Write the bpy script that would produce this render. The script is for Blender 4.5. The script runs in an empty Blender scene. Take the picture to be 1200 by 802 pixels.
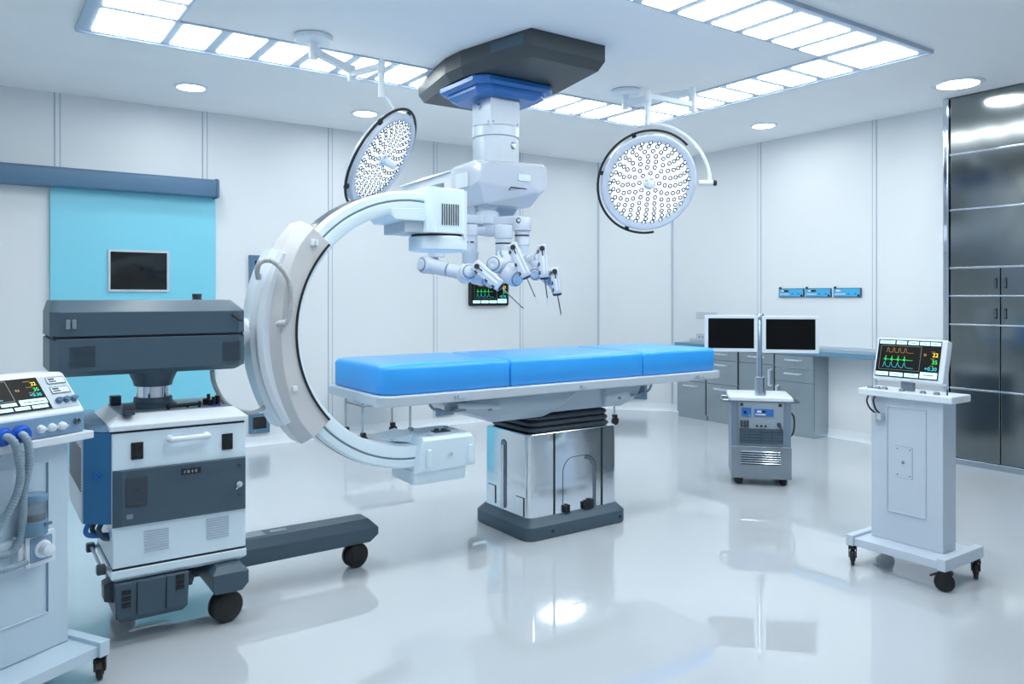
import bpy, bmesh, math, random
from mathutils import Vector, Matrix
random.seed(7)
sc = bpy.context.scene
col = sc.collection
V = Vector
PI = math.pi

# ------------------------------------------------------------------ camera model (1200x802 frame)
FPX, HOR, EYE = 909.0, 348.0, 1.365
TH = math.radians(55.23)
CT, ST = math.cos(TH), math.sin(TH)
CEIL = 3.0

def ray(px, py):
    l = (px - 600) / FPX
    return V((CT + l * ST, ST - l * CT, -(py - HOR) / FPX))
def atZ(px, py, z):
    r = ray(px, py); k = (z - EYE) / r.z
    return V((0, 0, EYE)) + r * k
def atX(px, py, x):
    r = ray(px, py); return V((0, 0, EYE)) + r * (x / r.x)
def atY(px, py, y):
    r = ray(px, py); return V((0, 0, EYE)) + r * (y / r.y)
def atD(px, py, d):
    return V((0, 0, EYE)) + ray(px, py) * d

cam = bpy.data.objects.new('camera', bpy.data.cameras.new('camera'))
col.objects.link(cam)
cam.location = (0, 0, EYE)
cam.rotation_euler = (PI / 2, 0, TH - PI / 2)
cam.data.sensor_width = 36.0
cam.data.sensor_fit = 'HORIZONTAL'
cam.data.lens = 36.0 * FPX / 1200
cam.data.shift_x = 0
cam.data.shift_y = -(401 - HOR) / 1200
cam.data.clip_start = 0.05
sc.camera = cam

# ------------------------------------------------------------------ materials
def lin(c):
    c = c / 255.0
    return c / 12.92 if c <= 0.04045 else ((c + 0.055) / 1.055) ** 2.4
def S(r, g, b): return (lin(r), lin(g), lin(b), 1)

def mat(name, rgb, rough=0.5, metal=0.0, spec=0.5, emit=0.0, ecol=None, coat=0.0, vary=0.0, vscale=3.0,
        trans=0.0, alpha=1.0, stretch=None, rvary=0.0, bump=0.0, bscale=40.0, ior=0):
    m = bpy.data.materials.new(name); m.use_nodes = True
    nt = m.node_tree; b = nt.nodes['Principled BSDF']
    c = S(*rgb)
    b.inputs['Base Color'].default_value = c
    b.inputs['Roughness'].default_value = rough
    b.inputs['Metallic'].default_value = metal
    b.inputs['Specular IOR Level'].default_value = spec
    b.inputs['Coat Weight'].default_value = coat
    b.inputs['Coat Roughness'].default_value = 0.05
    b.inputs['Transmission Weight'].default_value = trans
    b.inputs['Alpha'].default_value = alpha
    if emit:
        b.inputs['Emission Color'].default_value = S(*(ecol or rgb))
        b.inputs['Emission Strength'].default_value = emit
    if vary or rvary or bump:
        tc = nt.nodes.new('ShaderNodeTexCoord')
        mp = nt.nodes.new('ShaderNodeMapping')
        if stretch: mp.inputs['Scale'].default_value = stretch
        nz = nt.nodes.new('ShaderNodeTexNoise'); nz.inputs['Scale'].default_value = vscale
        nz.inputs['Detail'].default_value = 4
        nt.links.new(tc.outputs['Object'], mp.inputs['Vector'])
        nt.links.new(mp.outputs['Vector'], nz.inputs['Vector'])
        if vary:
            mx = nt.nodes.new('ShaderNodeMix'); mx.data_type = 'RGBA'
            lo = tuple(max(0, x * (1 - vary)) for x in c[:3]) + (1,)
            hi = tuple(min(1, x * (1 + vary)) for x in c[:3]) + (1,)
            mx.inputs[6].default_value = lo; mx.inputs[7].default_value = hi
            nt.links.new(nz.outputs['Fac'], mx.inputs[0])
            nt.links.new(mx.outputs[2], b.inputs['Base Color'])
        if rvary:
            mr = nt.nodes.new('ShaderNodeMapRange')
            mr.inputs['To Min'].default_value = max(0.02, rough - rvary)
            mr.inputs['To Max'].default_value = rough + rvary
            nt.links.new(nz.outputs['Fac'], mr.inputs['Value'])
            nt.links.new(mr.outputs['Result'], b.inputs['Roughness'])
        if bump:
            n2 = nt.nodes.new('ShaderNodeTexNoise'); n2.inputs['Scale'].default_value = bscale
            bp = nt.nodes.new('ShaderNodeBump'); bp.inputs['Strength'].default_value = bump
            bp.inputs['Distance'].default_value = 0.01
            nt.links.new(mp.outputs['Vector'], n2.inputs['Vector'])
            nt.links.new(n2.outputs['Fac'], bp.inputs['Height'])
            nt.links.new(bp.outputs['Normal'], b.inputs['Normal'])
    if ior: b.inputs['IOR'].default_value = ior
    return m

M = {}
M['wall'] = mat('wall_paint', (222, 227, 231), 0.45, vary=0.015, vscale=2.0)
M['seam'] = mat('seam_strip', (176, 190, 202), 0.5, vary=0.02)
M['ceil'] = mat('ceiling_paint', (238, 241, 244), 0.7, vary=0.03, vscale=1.2, stretch=(1, 3, 1))
M['floor'] = mat('epoxy_floor', (192, 199, 206), 0.02, spec=0.5, coat=0.0, vary=0.02, vscale=0.8, ior=2.1)
M['cove'] = mat('cove_white', (228, 236, 243), 0.35, vary=0.01)
M['lamp'] = mat('light_diffuser', (255, 255, 255), 0.5, emit=9.0, ecol=(247, 252, 250))
M['down'] = mat('downlight_diffuser', (255, 255, 255), 0.5, emit=14.0, ecol=(247, 252, 252))
M['down_fill'] = mat('added_fill_diffuser', (255, 255, 255), 0.5, emit=7.0, ecol=(247, 252, 252))  # glow of the added fill lamps, out of view on the ceiling
M['lightframe'] = mat('light_frame', (176, 194, 214), 0.45, vary=0.02)
M['white'] = mat('white_enamel', (222, 232, 242), 0.32, vary=0.015)
M['robot'] = mat('robot_enamel', (200, 211, 225), 0.25, vary=0.01)
M['satin'] = mat('satin_metal', (188, 199, 211), 0.36, metal=0.45, vary=0.01)
M['whitegloss'] = mat('glossy_white', (204, 212, 224), 0.14, coat=0.3, vary=0.01)
M['paleblue'] = mat('pale_blue_enamel', (222, 240, 252), 0.3, vary=0.015)
M['machineblue'] = mat('machine_pale_blue', (196, 215, 230), 0.32, vary=0.015)
M['grey'] = mat('light_grey_plastic', (186, 200, 213), 0.35, vary=0.02)
M['cartgrey'] = mat('cart_grey_enamel', (196, 208, 222), 0.4, vary=0.025, vscale=5)
M['cartbody'] = mat('blue_grey_enamel', (114, 132, 152), 0.35, vary=0.02)
M['beige'] = mat('warm_grey_plastic', (206, 208, 212), 0.35, vary=0.02)
M['midgrey'] = mat('mid_grey_plastic', (128, 142, 156), 0.4, vary=0.03)
M['dark'] = mat('dark_slate_plastic', (66, 88, 104), 0.42, vary=0.03)
M['darker'] = mat('charcoal_plastic', (54, 66, 78), 0.4, vary=0.03)
M['black'] = mat('black_rubber', (18, 21, 25), 0.5, vary=0.05)
M['blackgloss'] = mat('black_glass', (6, 8, 11), 0.05, spec=0.6, vary=0.02)
M['blackmatte'] = mat('black_screen', (4, 4, 6), 0.35, spec=0.2, vary=0.02)
M['blue'] = mat('blue_vinyl', (54, 166, 250), 0.28, vary=0.02, bump=0.03, bscale=120)
M['royal'] = mat('royal_blue_enamel', (36, 108, 180), 0.3, vary=0.02)
M['steelblue'] = mat('steel_blue_enamel', (50, 116, 164), 0.4, vary=0.03)
M['socketblue'] = mat('bright_blue_plastic', (24, 92, 200), 0.35, vary=0.02)
M['cyan'] = mat('cyan_laminate', (126, 208, 230), 0.35, vary=0.015)
M['slate'] = mat('slate_blue_metal', (84, 118, 148), 0.4, vary=0.02)
M['slatelight'] = mat('grey_blue_panel', (118, 152, 182), 0.4, vary=0.02)
M['chrome'] = mat('chrome', (214, 222, 232), 0.08, metal=1.0, rvary=0.03)
M['darkchrome'] = mat('dark_chrome', (120, 130, 142), 0.15, metal=1.0, rvary=0.04)
M['steel'] = mat('brushed_steel', (186, 198, 210), 0.2, metal=1.0, rvary=0.05, vscale=6, stretch=(1, 1, 30))
M['pedsteel'] = mat('polished_steel', (230, 237, 244), 0.13, metal=1.0, rvary=0.04, vscale=5, stretch=(1, 1, 20))
M['cabsteel'] = mat('cabinet_steel', (170, 180, 186), 0.24, metal=0.92)
M['wardsteel'] = mat('cabinet_smoked_steel', (134, 140, 141), 0.13, metal=1.0, rvary=0.02, vscale=4)
M['gasket'] = mat('gap_dark', (28, 34, 42), 0.6, vary=0.03)
M['hose'] = mat('hose_grey', (140, 162, 176), 0.4, vary=0.03)
M['hosebeige'] = mat('hose_warm_grey', (178, 182, 186), 0.4, vary=0.03)
M['canblue'] = mat('canister_blue_grey', (110, 146, 172), 0.25, vary=0.02)
M['canglass'] = mat('canister_clear', (190, 204, 214), 0.08, trans=0.75, vary=0.01)
M['panelblue'] = mat('console_blue_grey', (126, 160, 190), 0.35, vary=0.02)
M['ledwhite'] = mat('led_field', (255, 255, 255), 0.4, emit=.75, ecol=(240, 250, 255))
M['leddot'] = mat('led_core', (255, 255, 255), 0.3, emit=.8, ecol=(240, 250, 255))
M['ledring'] = mat('led_reflector', (24, 50, 70), 0.5, vary=0.05)
M['lampring'] = mat('lamp_rim', (204, 214, 228), 0.25, vary=0.02)
M['scr_white'] = mat('screen_button', (190, 238, 240), 0.4, emit=0.75, ecol=(186, 240, 244), vary=0.01)
M['scr_yellow'] = mat('screen_yellow', (250, 210, 40), 0.4, emit=0.8)
M['scr_orange'] = mat('screen_orange', (176, 122, 40), 0.4, emit=0.45)
M['scr_green'] = mat('screen_green', (40, 220, 90), 0.4, emit=0.7)
M['scr_cyan'] = mat('screen_cyan', (50, 190, 200), 0.4, emit=0.6)
M['scr_grey'] = mat('screen_grey', (120, 134, 128), 0.4, emit=0.25)
M['scr_ink'] = mat('screen_ink', (70, 110, 120), 0.5)
M['housing'] = mat('housing_grey', (170, 186, 200), 0.35, vary=0.02)
M['lowersteel'] = mat('lower_panel_steel', (150, 160, 168), 0.1, metal=1.0, rvary=0.01)
M['windowgrey'] = mat('window_grey', (150, 164, 176), 0.4, vary=0.02)
M['blockgrey'] = mat('ceiling_block_grey', (62, 70, 75), 0.5, vary=0.02)
M['worktop'] = mat('worktop_grey_blue', (98, 138, 164), 0.3, vary=0.02)
M['handle'] = mat('satin_chrome', (225, 232, 240), 0.3, metal=0.8)
M['railgrey'] = mat('rail_grey_enamel', (188, 200, 212), 0.3, vary=0.015)
M['outletblue'] = mat('outlet_blue', (66, 172, 222), 0.4, vary=0.02)
M['outlet'] = mat('outlet_grey', (190, 200, 208), 0.45, vary=0.02)
M['deviceblue'] = mat('device_blue', (48, 112, 190), 0.4, vary=0.02)
M['glass'] = mat('clear_glass', (214, 232, 240), 0.05, trans=0.9, alpha=1.0, vary=0.01)

# ------------------------------------------------------------------ mesh helpers
def cut_round(w, h, r, n=6, cx=0, cy=0):
    pts = []
    for (sx, sy, a0) in ((1, 1, 0), (-1, 1, PI / 2), (-1, -1, PI), (1, -1, 1.5 * PI)):
        for k in range(n + 1):
            a = a0 + k / n * PI / 2
            pts.append((cx + sx * (w / 2 - r) + r * math.cos(a), cy + sy * (h / 2 - r) + r * math.sin(a)))
    return pts

def frame_for(d):
    d = d.normalized()
    u = V((0, 0, 1)) if abs(d.z) < 0.95 else V((1, 0, 0))
    a = d.cross(u).normalized(); b = a.cross(d).normalized()
    return a, b

class MB:
    def __init__(s): s.bm = bmesh.new()
    def box(s, x0, x1, y0, y1, z0, z1):
        v = [s.bm.verts.new(p) for p in ((x0, y0, z0), (x1, y0, z0), (x1, y1, z0), (x0, y1, z0),
                                         (x0, y0, z1), (x1, y0, z1), (x1, y1, z1), (x0, y1, z1))]
        for f in ((3, 2, 1, 0), (4, 5, 6, 7), (0, 1, 5, 4), (1, 2, 6, 5), (2, 3, 7, 6), (3, 0, 4, 7)):
            s.bm.faces.new([v[i] for i in f])
        return s
    def loft(s, rings, closed=False, caps=True):
        R = [[s.bm.verts.new(p) for p in r] for r in rings]
        n = len(R[0]); m = len(R)
        for i in range(m if closed else m - 1):
            A, B = R[i], R[(i + 1) % m]
            for j in range(n):
                s.bm.faces.new((A[j], A[(j + 1) % n], B[(j + 1) % n], B[j]))
        if caps and not closed:
            s.bm.faces.new(list(reversed(R[0]))); s.bm.faces.new(R[-1])
        return s
    def cyl(s, p0, p1, r0, r1=None, n=32):
        p0, p1 = V(p0), V(p1); r1 = r0 if r1 is None else r1
        a, b = frame_for(p1 - p0)
        ring = lambda p, r: [p + (a * math.cos(-2 * PI * k / n) + b * math.sin(-2 * PI * k / n)) * max(r, 1e-5) for k in range(n)]
        return s.loft([ring(p0, r0), ring(p1, r1)])
    def rod(s, p0, d, prof, n=32):
        """lathe a profile [(distance along d, radius)] about the axis p0 + t*d"""
        p0, d = V(p0), V(d).normalized(); a, b = frame_for(d)
        return s.loft([[p0 + d * t + (a * math.cos(-2 * PI * k / n) + b * math.sin(-2 * PI * k / n)) * max(r, 1e-5)
                        for k in range(n)] for t, r in prof])
    def lathe(s, x, y, prof, n=40, ring=False):
        return s.loft([[V((x + max(r, 1e-5) * math.cos(2 * PI * k / n), y + max(r, 1e-5) * math.sin(2 * PI * k / n), z))
                        for k in range(n)] for r, z in prof], closed=ring)
    def tube(s, pts, r, n=10, sub=8, corr=0.0, pitch=0.012, smooth=True):
        P = [V(p) for p in pts]
        if smooth and len(P) > 2:
            Q = []
            for i in range(len(P) - 1):
                p0 = P[max(i - 1, 0)]; p1 = P[i]; p2 = P[i + 1]; p3 = P[min(i + 2, len(P) - 1)]
                for k in range(sub):
                    t = k / sub
                    Q.append(0.5 * ((2 * p1) + (p2 - p0) * t + (2 * p0 - 5 * p1 + 4 * p2 - p3) * t * t + (3 * p1 - p0 - 3 * p2 + p3) * t ** 3))
            Q.append(P[-1]); P = Q
        if corr:
            out = [P[0]]; acc = 0
            step = pitch / 4
            for i in range(len(P) - 1):
                seg = (P[i + 1] - P[i]); L = seg.length; t = step - acc
                while t <= L:
                    out.append(P[i] + seg * (t / L)); t += step
                acc = (acc + L) % step
            P = out if len(out) > 4 else P
        rings = []; a = None
        for i, p in enumerate(P):
            d = (P[min(i + 1, len(P) - 1)] - P[max(i - 1, 0)]).normalized()
            if a is None: a, b = frame_for(d)
            else:
                a = (a - d * a.dot(d)).normalized(); b = a.cross(d).normalized()
            rr = r * (1 - corr * (0.5 + 0.5 * math.cos(i * PI / 2))) if corr else r
            rings.append([p + (a * math.cos(-2 * PI * k / n) + b * math.sin(-2 * PI * k / n)) * rr for k in range(n)])
        return s.loft(rings)
    def prism(s, poly, a0, a1, axis='z'):
        f = {'z': lambda p, a: V((p[0], p[1], a)), 'y': lambda p, a: V((p[0], a, p[1])), 'x': lambda p, a: V((a, p[0], p[1]))}[axis]
        return s.loft([[f(p, a0) for p in poly], [f(p, a1) for p in poly]])
    def stack(s, layers):
        """layers: [(poly2d, z)] with equal vertex counts"""
        return s.loft([[V((p[0], p[1], z)) for p in poly] for poly, z in layers])
    def hull(s, pts):
        vs = [s.bm.verts.new(p) for p in pts]
        r = bmesh.ops.convex_hull(s.bm, input=vs)
        junk = [g for g in r['geom_interior'] + r['geom_unused'] if isinstance(g, bmesh.types.BMVert)]
        if junk: bmesh.ops.delete(s.bm, geom=list(set(junk)), context='VERTS')
        return s
    def arc(s, cx, cz, section, a0, a1, n=48):
        """sweep a (radius, y) section about the y axis through (cx, cz), degrees"""
        rings = []
        for k in range(n + 1):
            a = math.radians(a0 + (a1 - a0) * k / n)
            rings.append([V((cx + R * math.cos(a), y, cz + R * math.sin(a))) for R, y in section])
        return s.loft(rings)
    def sphere(s, c, r, sx=1, sy=1, sz=1, n=20):
        c = V(c); m = Matrix.Translation(c) @ Matrix.Diagonal((sx, sy, sz, 1))
        bmesh.ops.create_uvsphere(s.bm, u_segments=n, v_segments=n // 2 + 2, radius=r, matrix=m)
        return s
    def beam(s, p0, p1, w, h, up=(0, 0, 1), w1=None, h1=None):
        p0, p1 = V(p0), V(p1); d = (p1 - p0).normalized()
        a = d.cross(V(up)).normalized(); b = a.cross(d).normalized()
        q = lambda p, w, h: [p + a * (-w / 2) + b * (-h / 2), p + a * (w / 2) + b * (-h / 2), p + a * (w / 2) + b * (h / 2), p + a * (-w / 2) + b * (h / 2)]
        return s.loft([q(p0, w, h), q(p1, w1 or w, h1 or h)])
    def strip(s, pts, w, y=0.0, t=0.0006):
        """flat line in the local xy plane, thickness along z, used for drawn traces"""
        for i in range(len(pts) - 1):
            a = V((pts[i][0], pts[i][1], y)); b = V((pts[i + 1][0], pts[i + 1][1], y))
            d = (b - a)
            if d.length < 1e-6: continue
            d.normalize(); e = d * (w * 0.4); nrm = V((-d.y, d.x, 0)) * (w / 2)
            z = V((0, 0, t))
            A, B = a - e, b + e
            s.loft([[A - nrm, A + nrm, A + nrm + z, A - nrm + z], [B - nrm, B + nrm, B + nrm + z, B - nrm + z]])
        return s
    def text(s, body, x, y, size, z=0.0, align='CENTER', t=0.0006):
        cu = bpy.data.curves.new('t', 'FONT'); cu.body = body; cu.size = size; cu.align_x = align; cu.align_y = 'CENTER'
        cu.extrude = t / 2; cu.resolution_u = 3
        ob = bpy.data.objects.new('t', cu); col.objects.link(ob)
        bpy.context.view_layer.update()
        me = bpy.data.meshes.new_from_object(ob.evaluated_get(bpy.context.evaluated_depsgraph_get()))
        me.transform(Matrix.Translation((x, y, z + t / 2)))
        s.bm.from_mesh(me)
        bpy.data.objects.remove(ob); bpy.data.curves.remove(cu); bpy.data.meshes.remove(me)
        return s
    def xf(s, m):
        bmesh.ops.transform(s.bm, matrix=m, verts=s.bm.verts); return s

OFF = {}
def multi(name, pieces, parent, xf=None, smooth=True, bevel=0.0):
    """one part whose mesh carries several materials"""
    bm = bmesh.new(); mats = []
    for i, (mb, m) in enumerate(pieces):
        for f in mb.bm.faces: f.material_index = i
        me = bpy.data.meshes.new('tmp'); mb.bm.to_mesh(me); mb.bm.free(); bm.from_mesh(me); bpy.data.meshes.remove(me); mats.append(m)
    q = MB(); q.bm.free(); q.bm = bm
    return obj(name, q, mats, parent, bevel, xf=xf, smooth=smooth)
def obj(name, mb, m, parent=None, bevel=0.0, seg=2, ang=35, xf=None, smooth=True, origin=None):
    """link one mesh object; meshes of a thing built in world coordinates are moved to the thing's origin"""
    off = OFF.get(parent, None) if parent else (V(origin) if origin else None)
    if xf is not None: mb.xf(xf)
    if off is not None: mb.xf(Matrix.Translation(-off))
    bmesh.ops.recalc_face_normals(mb.bm, faces=mb.bm.faces)
    me = bpy.data.meshes.new(name); mb.bm.to_mesh(me); mb.bm.free()
    o = bpy.data.objects.new(name, me); col.objects.link(o)
    for mm in (m if isinstance(m, (list, tuple)) else [m]): me.materials.append(mm)
    if parent:
        o.parent = parent
        if parent in OFF: OFF[o] = OFF[parent]
    elif origin: o.location = origin; OFF[o] = V(origin)
    if smooth:
        for p in me.polygons: p.use_smooth = True
        if bevel:
            b = o.modifiers.new('edge', 'BEVEL'); b.width = bevel; b.segments = seg; b.limit_method = 'ANGLE'
            b.angle_limit = math.radians(ang); b.harden_normals = True; b.miter_outer = 'MITER_ARC'
        else:
            me.set_sharp_from_angle(angle=math.radians(ang))
    return o

def tag(o, label, cat, group=None):
    o['label'] = label; o['category'] = cat
    if group: o['group'] = group
    return o

def thing(name, label, cat, loc=(0, 0, 0), rotz=0.0, group=None, world=True):
    o = bpy.data.objects.new(name, None); col.objects.link(o)
    o.empty_display_size = 0.1
    o.location = loc; o.rotation_euler = (0, 0, rotz)
    tag(o, label, cat, group)
    if world and not rotz: OFF[o] = V(loc)
    return o

def struct(name, mb, m, bevel=0.0, parent=None):
    o = obj(name, mb, m, parent, bevel)
    if not parent: o['kind'] = 'structure'
    return o

def copy_tree(o, parent=None):
    c = o.copy(); col.objects.link(c)
    if parent: c.parent = parent
    for ch in list(o.children): copy_tree(ch, c)
    return c

# ================================================================== the room
WL, WR = 7.18, 6.85
CH1, CH2 = (6.266, WL), (WR, 6.511)
X0, Y0 = -2.2, -2.2
struct('floor', MB().prism([(X0, Y0), (WR, Y0), (WR, CH2[1]), (CH1[0], WL), (X0, WL)], -0.1, 0), M['floor'])
struct('ceiling', MB().prism([(X0, Y0), (WR, Y0), (WR, CH2[1]), (CH1[0], WL), (X0, WL)], CEIL, CEIL + 0.1), M['ceil'])
struct('wall_left', MB().box(X0, CH1[0], WL, WL + 0.1, 0, CEIL), M['wall'])
struct('wall_right', MB().box(WR, WR + 0.1, Y0, CH2[1], 0, CEIL), M['wall'])
struct('wall_corner', MB().prism([CH1, CH2, (CH2[0] + 0.1, CH2[1] + 0.05), (CH1[0] + 0.05, CH1[1] + 0.1)], 0, CEIL), M['wall'])
struct('wall_rear', MB().box(X0, WR, Y0 - 0.1, Y0, 0, CEIL), M['wall'])
struct('wall_side', MB().box(X0 - 0.1, X0, Y0, WL, 0, CEIL), M['wall'])
def cove(a, b, inward):
    a, b, n = V((a[0], a[1], 0)), V((b[0], b[1], 0)), V((inward[0], inward[1], 0)).normalized()
    prof = [(0, 0), (0.03, 0), (0.014, 0.016), (0.008, 0.04), (0.006, 0.085), (0, 0.085)]
    return MB().loft([[p + n * u + V((0, 0, z)) for u, z in prof] for p in (a, b)])
struct('baseboard_left', cove((X0, WL), CH1, (0, -1)), M['cove'])
struct('baseboard_corner', cove(CH1, CH2, (-1, -1)), M['cove'])
struct('baseboard_right', cove(CH2, (WR, 3.24), (-1, 0)), M['cove'])
k = 1
def seam_bm(c, along):
    h = 0.025
    def st(a, b, t):
        return MB().box(c + a, c + b, WL - t, WL + 0.001, 0.085, CEIL) if along == 'x' else MB().box(WR - t, WR + 0.001, c + a, c + b, 0.085, CEIL)
    o = struct('trim_%d' % k, st(-h, h, 0.002), M['seam'])
    obj('cover_strip', st(-h + 0.011, h - 0.011, 0.006), M['wall'], o)
for x in (-1.7, -0.58, 0.551, 1.679, 2.84, 3.999, 5.115):
    seam_bm(x, 'x'); k += 1
for y in (5.263, 3.982):
    seam_bm(y, 'y'); k += 1
for (cx, cy) in (CH1, CH2):
    struct('trim_%d' % k, MB().lathe(cx, cy, [(0.014, 0.085), (0.014, CEIL)], 12), M['seam']); k += 1

# ------------------------------------------------------------------ sliding door, track cover
d1 = struct('door_1', MB().box(0.498, 1.76, 7.135, 7.178, 0.012, 2.30), M['cyan'], 0.004)
c0, c1 = atY(129, 296, 7.13), atY(195, 340, 7.13)
wx0, wx1, wz0, wz1 = 0.925, 1.357, 1.425, 1.737
fr = MB()
for (a, b, c, d) in ((wx0 - .018, wx1 + .018, wz1, wz1 + .018), (wx0 - .018, wx1 + .018, wz0 - .018, wz0), (wx0 - .018, wx0, wz0, wz1), (wx1, wx1 + .018, wz0, wz1)):
    fr.box(a, b, 7.118, 7.137, c, d)
dw = obj('door_window', fr, M['outlet'], d1, 0.002)
obj('pane', MB().box(wx0, wx1, 7.124, 7.136, wz0, wz1), M['blackgloss'], dw)
tc = thing('door_track_cover', 'long slate blue track cover running above the cyan sliding door', 'track cover', (0.5, 7.1, 2.23))
obj('cover', MB().prism([(7.179, 2.235), (7.0, 2.235), (6.995, 2.245), (6.995, 2.362), (7.02, 2.385), (7.179, 2.395)], X0 + 0.05, 1.735, 'x'), M['slate'], tc, 0.003)
obj('end_cap', MB().prism([(7.178, 2.225), (6.99, 2.225), (6.985, 2.24), (6.985, 2.37), (7.015, 2.393), (7.178, 2.403)], 1.735, 1.757, 'x'), M['slate'], tc, 0.003)

# ------------------------------------------------------------------ ceiling light grid
lp = thing('ceiling_light', 'large rectangular ceiling light of many glowing white cells set around the robot', 'ceiling light', (2.86, 4.0, CEIL))
fm = MB()
ox0, ox1, oy0, oy1 = 0.52, 5.205, 2.64, 5.365
ix0, ix1, iy0, iy1 = 1.0, 4.735, 3.13, 4.885
for r in ((ox0, ox1, iy1, oy1), (ox0, ox1, oy0, iy0), (ox0, ix0, iy0, iy1), (ix1, ox1, iy0, iy1)):
    fm.box(r[0], r[1], r[2], r[3], 2.988, CEIL)
obj('frame', fm, M['lightframe'], lp)
em = MB()
for r in ((ox0 - .015, ox1 + .015, oy1, oy1 + .015), (ox0 - .015, ox1 + .015, oy0 - .015, oy0), (ox0 - .015, ox0, oy0, oy1), (ox1, ox1 + .015, oy0, oy1)):
    em.box(r[0], r[1], r[2], r[3], 2.975, CEIL)
obj('edge_rim', em, M['lightframe'], lp)
cells = []
for (a, b) in ((0.59, 0.975), (4.765, 5.16)):
    for (c, d) in ((2.70, 3.10), (4.905, 5.325)):
        cells.append((a, b, c, d))
    for j in range(6):
        cells.append((a, b, 3.170 + j * 0.288, 3.170 + j * 0.288 + 0.218))
for i in range(13):
    x = 1.034 + i * 0.2845
    for (c, d) in ((2.70, 3.10), (4.905, 5.325)):
        cells.append((x, x + 0.207, c, d))
for (a, b, c, d) in cells:
    obj('light_cell', MB().box(a, b, c, d, 2.982, 2.9885), M['lamp'], lp)

# recessed downlights
def downlight(x, y, r, label, watts=3, lens='down'):
    t = thing('downlight', label, 'ceiling light', (x, y, CEIL), group='round downlights in the ceiling')
    obj('trim_ring', MB().lathe(x, y, [(r * 0.9, 2.999), (r * 0.9, 2.989), (r, 2.986), (r * 1.13, 2.994), (r * 1.15, 2.9995)], 48), M['white'], t)
    if watts:
      li = bpy.data.lights.new('downlight_lamp', 'AREA'); li.shape = 'DISK'; li.size = r * 1.7; li.energy = watts; li.color = (0.94, 0.975, 1.0)
      lo_ = bpy.data.objects.new('downlight_lamp', li); col.objects.link(lo_); lo_.parent = t; lo_.location = (0, 0, -.02)
    obj('lens', MB().lathe(x, y, [(r * 0.9, 2.9995), (r * 0.9, 2.989), (r * 0.5, 2.985), (0, 2.9845)], 48), M[lens], t)
downlight(1.39, 6.38, 0.11, 'small round downlight in the ceiling above the cyan door')
downlight(2.86, 6.41, 0.11, 'small round downlight in the ceiling left of the tilted surgical lamp')
downlight(5.95, 6.35, 0.11, 'small round downlight half hidden behind the round surgical lamp head')
downlight(6.18, 4.70, 0.11, 'small round downlight in the ceiling above the three blue wall outlets')
downlight(6.19, 2.93, 0.16, 'bright round downlight in the ceiling in front of the tall steel cabinet')
# unseen lamps added over the viewer to brighten the faces turned to the camera
for (x, y, l) in ((-.35, 3.0, 'added round fill lamp over the left cart side of the room'), (1.4, 1.5, 'added round fill lamp over the near end of the room'), (3.2, 1.5, 'added round fill lamp over the floor before the table'), (5.0, 1.4, 'added round fill lamp over the near right floor')):
    downlight(x, y, .47, l, 0, 'down_fill')

# ------------------------------------------------------------------ screens with patient curves
def trace(kind, x0, x1, y, amp, n=4):
    pts = [(x0, y)]; w = (x1 - x0) / (n + 0.6)
    for i in range(n):
        a = x0 + i * w
        if kind == 'resp':
            q = [(0, 0), (.05, .1), (.12, .85), (.2, 1), (.36, .9), (.44, .1), (.6, 0), (1, 0)]
        elif kind == 'ecg':
            q = [(0, 0), (.14, .0), (.18, .18), (.24, 0), (.28, -.2), (.34, 1), (.4, -.45), (.46, 0), (.6, .16), (.7, 0), (1, 0)]
        else:
            q = [(0, 0), (.08, .1), (.2, .95), (.28, 1), (.38, .5), (.52, .18), (.75, 0), (1, 0)]
        pts += [(a + u * w, y + v * amp) for u, v in q]
    pts.append((x1, y))
    return pts

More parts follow.
